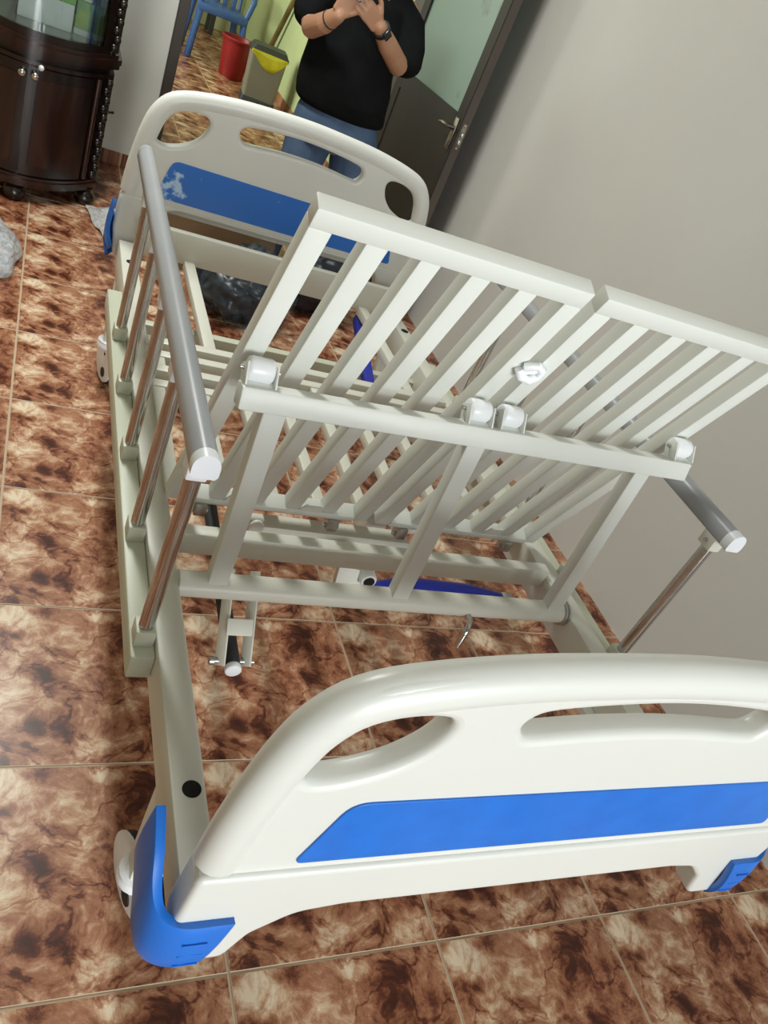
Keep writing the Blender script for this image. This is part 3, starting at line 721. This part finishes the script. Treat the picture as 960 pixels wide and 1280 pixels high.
# ------------------------------------------------------------------ the display cabinet
CAB = thing('display_cabinet', 'dark carved wooden cabinet with bowed glass front standing against the white wall', 'cabinet', (0, 0, 0))
CX, CHW = -0.485, 0.325
def bow(x, off=0.0):
    t = (x - CX) / CHW
    return 3.235 + 0.225 * t * t - off
def bow_plan(x0, x1, off, back, n=14):
    xs = [x0 + (x1 - x0) * k / n for k in range(n + 1)]
    return [(x, bow(x, off)) for x in xs] + [(x1, back), (x0, back)]
def bow_slab(mb, x0, x1, off, th, z0, z1, n=10):
    xs = [x0 + (x1 - x0) * k / n for k in range(n + 1)]
    pl = [(x, bow(x, off)) for x in xs] + [(x, bow(x, off) + th) for x in reversed(xs)]
    return mb.prism(pl, z0, z1, lambda a, b, e: (a, b, e))
BK = 3.98
def P3(a, b, e): return (a, b, e)
MB().prism(bow_plan(CX - CHW + 0.02, CX + CHW - 0.02, -0.02, BK), 0.105, 0.600, P3).build('lower_body', M['darkwood'], CAB, 30)
plinth = MB()
for off, z0, z1, e in ((0.012, 0.075, 0.09, 0.012), (0.018, 0.09, 0.105, 0.016), (0.008, 0.105, 0.118, 0.006)):
    plinth.prism(bow_plan(CX - CHW - e, CX + CHW + e, off, BK), z0, z1, P3)
plinth.build('plinth', M['redwood'], CAB, 30)
ledge = MB()
for off, z0, z1, e in ((0.002, 0.560, 0.575, 0.004), (0.020, 0.600, 0.618, 0.018), (0.028, 0.618, 0.640, 0.024), (0.010, 0.640, 0.655, 0.008)):
    ledge.prism(bow_plan(CX - CHW - e, CX + CHW + e, off, BK), z0, z1, P3)
ledge.build('waist_ledge', M['redwood'], CAB, 30)
for sgn in (-1, 1):
    x0, x1 = sorted((CX + sgn * 0.004, CX + sgn * (CHW - 0.075)))
    d = MB(); bow_slab(d, x0, x1, 0.002, 0.022, 0.125, 0.555)
    dr = d.build('door', M['darkwood'], CAB, 30)
    p = MB(); bow_slab(p, x0 + 0.03, x1 - 0.03, 0.007, 0.008, 0.165, 0.515)
    p.build('raised_panel', M['redwood'], dr, 30)
    MB().lathe((CX + sgn * 0.024, bow(CX + sgn * 0.024, 0.0), 0.525), [(0.006, 0), (0.006, 0.010), (0.014, 0.016), (0.016, 0.022), (0.012, 0.028), (0.003, 0.031)], 16, axis=(0, -1, 0)).build('knob', M['chrome'], dr, 60)
    # half-round pilaster beside the door and carved corner post, lower and upper
    xp = CX + sgn * (CHW - 0.058)
    MB().sweep([(xp, bow(xp, -0.006), 0.125), (xp, bow(xp, -0.006), 0.555)], 0.013, 14).build('pilaster', M['redwood'], CAB, 50)
    xc = CX + sgn * (CHW - 0.016)
    for z0, z1 in ((0.12, 0.56), (0.665, 1.62)):
        post = MB().sweep([(xc, bow(xc, -0.012), z0), (xc, bow(xc, -0.012), z1)], 0.020, 14).build('corner_post', M['darkwood'], CAB, 50)
        bd = MB(); n = int((z1 - z0) / 0.034)
        for k in range(n):
            z = z0 + (k + 0.5) * (z1 - z0) / n
            bd.ball((xc + 0.004 * (1 if k % 2 else -1), bow(xc, 0.005), z), 0.017, 0.012, 0.019, 10, 7)
        bd.build('carved_beads', M['darkwood'], post, 60)
    xf = CX + sgn * (CHW - 0.035)
    MB().lathe((xf, bow(xf, -0.025), 0.0), [(0.030, 0), (0.042, 0.012), (0.046, 0.032), (0.038, 0.055), (0.026, 0.066), (0.032, 0.078)], 20).build('bun_foot', M['darkwood'], CAB, 50)
    MB().lathe((xf, BK - 0.05, 0.0), [(0.030, 0), (0.042, 0.012), (0.046, 0.032), (0.038, 0.055), (0.026, 0.066), (0.032, 0.078)], 20).build('bun_foot', M['darkwood'], CAB, 50)
MB().lathe((CX, bow(CX, -0.035), 0.0), [(0.030, 0), (0.042, 0.012), (0.046, 0.032), (0.038, 0.055), (0.026, 0.066), (0.032, 0.078)], 20).build('bun_foot', M['darkwood'], CAB, 50)
MB().lathe((CX + 0.042, bow(CX + 0.042, 0.002), 0.558), [(0.011, 0), (0.011, 0.003), (0.004, 0.004)], 14, axis=(0, -1, 0)).build('lock', M['steel'], CAB, 40)
# upper showcase
up = MB(); bow_slab(up, CX - CHW + 0.03, CX + CHW - 0.03, -0.004, 0.024, 0.655, 0.682)
bow_slab(up, CX - CHW + 0.03, CX + CHW - 0.03, -0.004, 0.024, 1.57, 1.62)
for sgn in (-1, 1):
    a, b_ = sorted((CX + sgn * (CHW - 0.062), CX + sgn * (CHW - 0.030))); bow_slab(up, a, b_, -0.004, 0.024, 0.68, 1.58)
up.build('glass_frame', M['darkwood'], CAB, 30)
MB().box(CX - CHW, CX - CHW + 0.018, 3.52, BK, 0.655, 1.62).build('side_panel', M['darkwood'], CAB)
MB().box(CX + CHW - 0.018, CX + CHW, 3.52, BK, 0.655, 1.62).build('side_panel', M['darkwood'], CAB)
MB().box(CX - CHW, CX + CHW, BK - 0.012, BK, 0.655, 1.62).build('back_panel', M['darkwood'], CAB)
MB().prism(bow_plan(CX - CHW - 0.02, CX + CHW + 0.02, 0.022, BK), 1.62, 1.68, P3).build('cornice', M['redwood'], CAB, 30)
MB().prism(bow_plan(CX - CHW + 0.02, CX + CHW - 0.02, -0.032, BK - 0.012), 0.655, 0.664, P3).build('shelf', M['shelf_glass'], CAB, 30)
gp = MB(); bow_slab(gp, CX - CHW + 0.055, CX + CHW - 0.055, -0.012, 0.004, 0.675, 1.575)
gp.build('pane', M['clear'], CAB, 50)
# goods on the cabinet floor
bx = thing('carton', 'white carton with a bright green top edge lying behind the cabinet glass', 'box', (-0.455, 3.56, 0.664), radians(4))
MB().box(-0.105, 0.105, -0.055, 0.055, 0.0, 0.105, 0.003).build('body', M['box_white'], bx)
MB().box(-0.045, 0.106, -0.056, 0.056, 0.105, 0.135, 0.003).build('lid', M['green'], bx)
pk = thing('packet', 'green and white packet standing beside the white carton in the cabinet', 'packet', (-0.302, 3.56, 0.664), radians(-8))
MB().box(-0.034, 0.034, -0.022, 0.022, 0.022, 0.13, 0.004).build('body', M['green_dark'], pk)
MB().box(-0.035, 0.035, -0.023, 0.023, 0.0, 0.024, 0.003).build('base_band', M['box_white'], pk)
MB().box(-0.020, 0.022, -0.014, 0.014, 0.13, 0.185, 0.006).build('cap', M['box_white'], pk)
gb = thing('ornament', 'small ochre wooden ornament post at the right end of the cabinet shelf', 'ornament', (-0.246, 3.60, 0.664))
MB().lathe((0, 0, 0), [(0.016, 0), (0.018, 0.004), (0.014, 0.02), (0.013, 0.10), (0.016, 0.15), (0.010, 0.17)], 14).build('stem', M['gold'], gb, 50)

# thin dark wire poking from behind the cabinet
wr = MB().sweep([(-0.20, 4.04, 0.31), (-0.15, 4.03, 0.295), (-0.10, 4.035, 0.275), (-0.085, 4.06, 0.272)], 0.004, 8).sweep([(-0.085, 4.06, 0.272), (-0.13, 4.05, 0.255), (-0.16, 4.055, 0.20), (-0.18, 4.06, 0.05), (-0.19, 4.05, 0.006)], 0.003, 8)
wr.ball((-0.088, 4.055, 0.273), 0.009, 0.009, 0.007)
tag(wr.build('cable', M['charcoal'], None, 60), 'thin dark cable end sticking out beside the cabinet along the white wall', 'cable')

# ------------------------------------------------------------------ bags, box
def crumple(name, m, outline_fn, nx, ny, amp, freq, seed, thick=0.0015):
    """crumpled sheet over the floor: outline_fn(u,v)->(x,y,zbase)"""
    bm = bmesh.new(); V = []
    for i in range(nx + 1):
        row = []
        for j in range(ny + 1):
            x, y, z = outline_fn(i / nx, j / ny)
            nz = noise.fractal(Vector((x * freq + seed, y * freq, seed * 1.7)), 0.8, 2.1, 4)
            dx = 0.35 * amp * noise.noise(Vector((x * freq * 1.3, y * freq * 1.3, seed + 9)))
            row.append(bm.verts.new((x + dx, y + dx, max(0.002, z + amp * abs(nz)))))
        V.append(row)
    for i in range(nx):
        for j in range(ny): bm.faces.new((V[i][j], V[i + 1][j], V[i + 1][j + 1], V[i][j + 1]))
    me = bpy.data.meshes.new(name); bm.to_mesh(me); bm.free()
    return link(name, me, m, None, 180)

def tri_sheet(u, v):
    a = Vector((-0.19, 3.37)); b = Vector((0.00, 3.46)); c = Vector((-0.095, 2.98)); d = Vector((0.03, 3.00))
    p = (a.lerp(b, u)).lerp(c.lerp(d, u), v)
    return (p.x, p.y, 0.004 + 0.06 * sin(pi * u) * sin(pi * min(1, v * 1.2)))
tag(crumple('plastic_sheet', M['sheet_film'], tri_sheet, 30, 50, 0.022, 7, 2.0), 'crumpled hazy plastic sheet on the floor between cabinet foot and bed', 'plastic sheet')

pb = thing('plastic_bag', 'clear crumpled plastic bag with an orange print on the tiles below the cabinet', 'bag', (-0.56, 2.63, 0))
def bag_shape(name, m, par, c, rx, ry, rz, seed, amp=0.25, freq=2.2, u=56, v=36, smooth=20):
    b = MB().ball((0, 0, 0), 1, 1, 1, u, v)
    for p in b.bm.verts:
        d = p.co.normalized()
        k = 1 + amp * noise.fractal(d * freq + Vector((seed, seed * 2, 0)), 0.7, 2.2, 5)
        q = Vector((d.x * k * rx, d.y * k * ry, d.z * k * rz))
        p.co = Vector(c) + q
        if p.co.z < 0.003: p.co.z = 0.003
    return b.build(name, m, par, smooth)
bag_shape('film', M['film'], pb, (0, 0.0, 0.03), 0.125, 0.235, 0.075, 3.1, 0.16, 1.6, smooth=180)
MB().box(-0.05, 0.06, -0.06, 0.03, 0.004, 0.0045 + 0.03, 0.004).build('leaflet', M['orange'], pb)

cb = thing('cardboard_box', 'flattened brown cardboard box standing on the floor behind the footboard', 'box', (0.335, 2.95, 0), radians(2))
MB().box(-0.26, 0.26, -0.004, 0.004, 0.0, 0.30, 0.002).build('front_panel', M['card'], cb)
MB().box(-0.26, 0.26, 0.030, 0.036, 0.0, 0.29, 0.002).build('rear_panel', M['card'], cb)
for x in (-0.26, 0.254): MB().box(x, x + 0.006, 0.004, 0.030, 0.0, 0.29).build('end_fold', M['card'], cb)
bk = thing('wrapped_bundle', 'dark bundle wrapped in clear plastic on the floor beneath the foot end', 'bundle', (0.45, 2.62, 0))
bag_shape('bundle', M['bag_black'], bk, (-0.04, 0.03, 0.125), 0.18, 0.19, 0.15, 1.3, 0.24, 2.0, smooth=180)
bag_shape('wrapper', M['film_thin'], bk, (-0.02, -0.02, 0.135), 0.195, 0.215, 0.165, 1.3, 0.25, 2.0, smooth=180)
tag(bag_shape('dark_filler_bag', M['bag_black'], None, (0.80, 2.83, 0.165), 0.185, 0.12, 0.165, 7.7, 0.16, 1.7, smooth=180), 'added black bag shape filling the dark area at the feet of the person', 'bag')  # added black shape, stands in for shaded shoes and trouser ends

# ------------------------------------------------------------------ the person in the doorway
PER = thing('person', 'person in a black t-shirt and blue jeans holding up a phone by the open door', 'person', (0.80, 3.27, 0))
def W(x, y, z): return Vector((x - 0.80, y - 3.27, z))
def capsule(mb, pts, radii, flat=1.0, seg=14):
    """tapered limb with rounded ends through pts"""
    mb.sweep(pts, radii, seg, sy=flat)
    for p, r in ((pts[0], radii[0]), (pts[-1], radii[-1])): mb.ball(p, r * 0.985, r * 0.985 * (1 if flat == 1 else flat), r * 0.985, 12, 8)
body = MB()
# torso core, neck, head with face
capsule(body, [W(.79, 3.27, .74), W(.77, 3.27, .90), W(.755, 3.28, 1.08), W(.75, 3.285, 1.22)], [.14, .145, .145, .13])
capsule(body, [W(.56, 3.29, 1.245), W(.75, 3.295, 1.275), W(.94, 3.29, 1.25)], [.055, .07, .055])
capsule(body, [W(.75, 3.29, 1.27), W(.75, 3.27, 1.40)], [.055, .052])
body.ball(W(.75, 3.245, 1.50), .075, .093, .112, 24, 18)
body.ball(W(.75, 3.195, 1.445), .050, .052, .050, 16, 12)          # jaw
body.ball(W(.75, 3.150, 1.487), .013, .018, .020, 12, 8)           # nose
for s in (-1, 1):
    body.ball(W(.75 + s * .077, 3.255, 1.495), .010, .020, .030, 10, 8)   # ears
    body.ball(W(.75 + s * .036, 3.172, 1.472), .020, .016, .022, 10, 8)   # cheeks
body.ball(W(.75, 3.158, 1.440), .022, .012, .007, 10, 8)           # mouth
# arms (image left = the person's right)
AR = [W(.555, 3.29, 1.235), W(.515, 3.20, 1.14), W(.515, 3.125, 1.075), W(.535, 3.04, 1.115), W(.560, 2.975, 1.165)]
capsule(body, AR, [.052, .053, .046, .040, .029])
AL = [W(.945, 3.29, 1.235), W(.955, 3.20, 1.14), W(.915, 3.125, 1.070), W(.815, 3.045, 1.130), W(.735, 2.985, 1.185)]
capsule(body, AL, [.052, .055, .047, .042, .030])
def hand(mb, wrist, palm_dir, across, normal, curl, k=1.0, spread=0.10):
    """palm plus four unequal bent fingers and a side thumb"""
    d = palm_dir.normalized(); a = across.normalized(); n = normal.normalized()
    mb.frame_box(wrist + d * .048 * k, d * .046 * k, a * .037 * k, n * .012 * k, 0.008)
    for i, (off, ln) in enumerate(((-.028, .064), (-.010, .074), (.010, .069), (.028, .054))):
        p = wrist + d * .088 * k + a * off * k; dd = (d + a * off * spread / .028).normalized(); pts = [p]
        for q, f in enumerate((.45, .32, .23)):
            ang = curl[min(q, len(curl) - 1)]
            nn = n.copy()
            dd2 = (dd * cos(ang) + nn * sin(ang)).normalized()
            n = (n * cos(ang) - dd * sin(ang)).normalized() if False else n
            dd = dd2; pts.append(pts[-1] + dd * ln * f * k)
        mb.sweep(pts, [.0095 * k, .0092 * k, .0085 * k, .0070 * k], 10)
        mb.ball(pts[-1], .0072 * k, u=8, v=6); mb.ball(pts[0], .010 * k, u=8, v=6)
    t0 = wrist + d * .022 * k - a * .030 * k
    t1 = t0 + (d * .7 - a * .75 + n * .25).normalized() * .040 * k; t2 = t1 + (d * .95 - a * .15 + n * .35).normalized() * .032 * k
    mb.sweep([t0, t1, t2], [.0135 * k, .0108 * k, .0085 * k], 10); mb.ball(t2, .0086 * k, u=8, v=6)
# the person's right hand: flat palm turned to the phone
hand(body, W(.562, 2.970, 1.168), Vector((.22, -.15, 1)), Vector((-.95, 0, .2)), Vector((.3, .5, .1)), (.25, .35, .3))
# the person's left hand: reaching across, fingers closing round the phone's lower edge
hand(body, W(.728, 2.980, 1.190), Vector((-.93, -.30, .42)), Vector((-.30, .15, -.92)), Vector((-.15, .60, .45)), (.30, .50, .55))
# legs and feet
for s, x0, x1, x2 in ((-1, .70, .675, .665), (1, .885, .92, .935)):
    capsule(body, [W(x0, 3.27, .68), W(x1, 3.26, .38), W(x2, 3.29, .07)], [.085, .06, .042])
    body.ball(W(x2, 3.22, .042), .042, .11, .036, 14, 10)
me = remesh(body, 0.0042, 4, 0.5)
link('body', me, M['skin'], PER, 180)
# shirt
sh = MB()
def ering(mb, rows, seg=40):
    """stack of elliptical rings: (x,y,z,rx,ry)"""
    R_ = []
    for (x, y, z, rx, ry) in rows:
        R_.append([mb.bm.verts.new(W(x + rx * cos(2 * pi * k / seg), y + ry * sin(2 * pi * k / seg), z)) for k in range(seg)])
    for i in range(len(R_) - 1):
        for k in range(seg): mb.bm.faces.new((R_[i][k], R_[i][(k + 1) % seg], R_[i + 1][(k + 1) % seg], R_[i + 1][k]))
    mb.bm.faces.new(R_[0][::-1]); mb.bm.faces.new(R_[-1])
ering(sh, [(.785, 3.262, .785, .196, .172), (.778, 3.258, .805, .210, .190), (.766, 3.255, .86, .216, .203), (.760, 3.255, .92, .210, .203), (.755, 3.262, 1.00, .202, .190), (.752, 3.27, 1.09, .196, .180), (.750, 3.28, 1.18, .195, .165), (.750, 3.285, 1.25, .175, .125), (.750, 3.285, 1.30, .09, .085), (.75, 3.285, 1.325, .072, .07)])
capsule(sh, [W(.60, 3.29, 1.25), W(.545, 3.25, 1.20), W(.508, 3.19, 1.125)], [.075, .078, .074])
capsule(sh, [W(.89, 3.29, 1.25), W(.955, 3.26, 1.20), W(.968, 3.195, 1.125), W(.962, 3.165, 1.095)], [.075, .080, .076, .072])
for p in sh.bm.verts:      # soft folds across the belly and chest
    c = p.co
    f = 0.006 * sin(c.z * 46 + c.x * 14 + 2.0 * noise.noise(c * 5)) + 0.006 * noise.noise(c * 9)
    p.co = c + Vector((c.x * f * 1.2, (-1 if c.y < 0 else 1) * f, 0))
link('shirt', remesh(sh, 0.008, 4, 0.5), M['shirt'], PER, 180)
jn = MB()
ering(jn, [(.795, 3.27, .64, .205, .165), (.795, 3.27, .70, .208, .168), (.79, 3.265, .76, .195, .165), (.785, 3.265, .82, .18, .155)])
for x0, x1, x2, x3 in ((.690, .672, .660, .655), (.905, .925, .938, .945)):
    capsule(jn, [W(x0, 3.265, .66), W(x1, 3.255, .48), W(x2, 3.27, .26), W(x3, 3.285, .07)], [.112, .092, .070, .066])
for p in jn.bm.verts:
    c = p.co; f = 0.005 * noise.noise(c * 11) + 0.004 * sin(c.z * 60 + c.x * 20)
    p.co = c + Vector((f, f, 0))
link('jeans', remesh(jn, 0.008, 4, 0.5), M['denim'], PER, 180)
hr = MB(); hr.ball(W(.75, 3.268, 1.525), .086, .098, .100, 24, 18); hr.ball(W(.75, 3.33, 1.43), .075, .045, .13, 18, 14)
hm = link('hair', remesh(hr, 0.008, 3, 0.5), M['hair'], PER, 180)
ey = MB()
for s in (-1, 1): ey.ball(W(.75 + s * .031, 3.162, 1.505), .011, .008, .007, 10, 8)
ey.build('eyes', M['white_plastic'], PER, 60)
ir = MB()
for s in (-1, 1): ir.ball(W(.75 + s * .031, 3.1585, 1.505), .0065, .006, .0066, 10, 8)
ir.build('irises', M['hair'], PER, 60)
for x in (.662, .938):
    MB().ball(W(x, 3.205, .045), .052, .135, .045, 16, 10).build('shoe', M['black'], PER, 60)
wl = W(.752, 2.997, 1.175); wd = (W(.735, 2.985, 1.185) - W(.815, 3.045, 1.130)).normalized()
wt = MB().sweep([wl - wd * .011, wl - wd * .010, wl + wd * .010, wl + wd * .011], [.034, .0375, .0375, .034], 24)
wo = wt.build('watch', M['black'], PER, 50)
vn = Vector((-.15, -.80, .20)); vn = (vn - wd * vn.dot(wd)).normalized(); vs = wd.cross(vn)
MB().frame_box(wl + vn * .038, wd * .019, vs * .0165, vn * .005, .003).build('watch_face', M['phone'], wo, 40)
bl = W(.545, 3.015, 1.135)
bd_ = (W(.560, 2.975, 1.165) - W(.535, 3.04, 1.115)).normalized()
MB().sweep([bl - bd_ * .003, bl + bd_ * .003], [.0375, .0370], 24).build('bracelet', M['charcoal'], PER, 50)
MB().sweep([W(.612, 2.928, 1.245), W(.606, 2.925, 1.249)], [.0125, .0125], 14).build('ring', M['chrome'], PER, 50)
ph = thing('phone', 'dark phone held up by the person in the black t-shirt', 'phone', (0.598, 2.925, 1.268), radians(12))
MB().box(-0.075, 0.075, -0.004, 0.004, 0.0, 0.073, 0.003).build('shell', M['phone'], ph, 40)
MB().box(-0.070, -0.040, -0.007, -0.0035, 0.040, 0.070, 0.002).build('camera_bump', M['charcoal'], ph, 40)

# ------------------------------------------------------------------ things in the hall beyond
wb = thing('waste_bin', 'beige grey pedal bin with a yellow liner hanging from its rim', 'waste bin', (1.255, 6.90, 0), radians(-6))
def tapered(mb, w0, d0, w1, d1, z0, z1, r=0.03):
    a = round_poly([(-w0, -d0), (w0, -d0), (w0, d0), (-w0, d0)], r, 4); b = round_poly([(-w1, -d1), (w1, -d1), (w1, d1), (-w1, d1)], r, 4)
    A = [mb.bm.verts.new((x, y, z0)) for x, y in a]; B = [mb.bm.verts.new((x, y, z1)) for x, y in b]; n = len(A)
    for i in range(n): mb.bm.faces.new((A[i], A[(i + 1) % n], B[(i + 1) % n], B[i]))
    mb.bm.faces.new(A[::-1]); mb.bm.faces.new(B)
    return mb
tapered(MB(), .135, .105, .150, .120, .045, .40).build('body', M['bin_grey'], wb, 40)
tapered(MB(), .150, .118, .142, .110, 0.0, .05).build('base', M['bin_dark'], wb, 40)
tapered(tapered(MB(), .162, .130, .162, .130, .395, .415), .158, .126, .135, .105, .415, .450).build('lid', M['bin_dark'], wb, 40)
lin = MB(); V = []
for i in range(25):
    t = i / 24; x = -0.154 + 0.308 * t
    drop = 0.015 + 0.115 * sin(pi * t ** 1.25) ** 0.9
    V.append([lin.bm.verts.new((x, -0.131 - 0.003 * sin(t * 19) * q / 4 + 0.010 * q / 4, 0.412 - drop * q / 4)) for q in range(5)])
for i in range(24):
    for q in range(4): lin.bm.faces.new((V[i][q], V[i][q + 1], V[i + 1][q + 1], V[i + 1][q]))
lo = lin.build('liner', M['yellow'], wb, 60)
lo.modifiers.new('s', 'SOLIDIFY').thickness = 0.003
MB().box(-0.04, 0.04, -0.165, -0.110, 0.012, 0.028, 0.004).build('pedal', M['bin_dark'], wb)

bu = thing('bucket', 'red plastic bucket standing between the bin and the blue chair', 'bucket', (1.135, 7.62, 0))
MB().lathe((0, 0, 0), [(0.105, 0), (0.110, 0.004), (0.138, 0.300), (0.152, 0.303), (0.154, 0.318), (0.148, 0.326), (0.140, 0.322), (0.134, 0.30), (0.108, 0.012), (0.02, 0.010)], 32).build('tub', M['red'], bu, 40)
hdl = [( -0.152 * cos(pi * k / 12), 0.05 + 0.09 * sin(pi * k / 12), 0.315 - 0.02 * sin(pi * k / 12)) for k in range(13)]
MB().sweep(hdl, 0.004, 8).build('handle', M['red'], bu, 60)

chr_ = thing('plastic_chair', 'blue moulded plastic armchair at the left side of the hall doorway', 'chair', (0.985, 8.06, 0), radians(3))
for sx in (-1, 1):
    for sy, rake in ((-1, 0.02), (1, -0.03)):
        lg = MB().bar((sx * 0.235, sy * 0.215, 0.0), (sx * 0.20, sy * 0.185, 0.44), 0.034, 0.060, up=(0, 1, 0), bev=0.006)
        lg.bar((sx * 0.235, sy * 0.215 + 0.014, 0.0), (sx * 0.20, sy * 0.185 + 0.014, 0.44), 0.062, 0.012, up=(0, 1, 0), bev=0.003)
        lg.build('leg', M['chair_blue'], chr_, 40)
MB().box(-0.225, 0.225, -0.215, 0.205, 0.435, 0.462, 0.010).box(-0.225, 0.225, -0.222, -0.205, 0.395, 0.455, 0.006).build('seat', M['chair_blue'], chr_, 40)
for k in range(5):
    x = -0.16 + 0.08 * k
    MB().bar((x, 0.195, 0.45), (x * 1.1, 0.27, 0.80), 0.045, 0.012, up=(0, 1, 0), bev=0.003).build('back_slat', M['chair_blue'], chr_, 40)
MB().sweep([(-0.22, 0.20, 0.45), (-0.23, 0.26, 0.72), (-0.17, 0.285, 0.83), (0, 0.30, 0.85), (0.17, 0.285, 0.83), (0.23, 0.26, 0.72), (0.22, 0.20, 0.45)], 0.017, 12).build('back_frame', M['chair_blue'], chr_, 60)
for sx in (-1, 1):
    MB().sweep([(sx * 0.205, -0.19, 0.44), (sx * 0.24, -0.20, 0.60), (sx * 0.25, -0.15, 0.655), (sx * 0.245, 0.05, 0.66), (sx * 0.23, 0.255, 0.64)], 0.020, 12, sy=1.3).build('armrest', M['chair_blue'], chr_, 60)

st = MB().sweep([(1.460, 8.08, 0.0), (1.482, 7.66, 0.6), (1.506, 7.06, 1.45)], [0.024, 0.023, 0.021], 12)
tag(st.build('wooden_pole', M['pole'], None, 60), 'stained brown wooden pole leaning on the pale green wall behind the bin', 'pole')

tb = thing('side_table', 'black legged side table standing far back behind the blue chair', 'table', (0.95, 9.62, 0))
for sx in (-1, 1):
    for sy in (-1, 1):
        MB().box(sx * 0.235 - 0.025, sx * 0.235 + 0.025, sy * 0.13 - 0.025, sy * 0.13 + 0.025, 0, 0.66, 0.004).build('leg', M['bin_dark'], tb)
MB().box(-0.28, 0.28, -0.18, 0.18, 0.66, 0.69, 0.005).build('tabletop', M['darkwood'], tb)
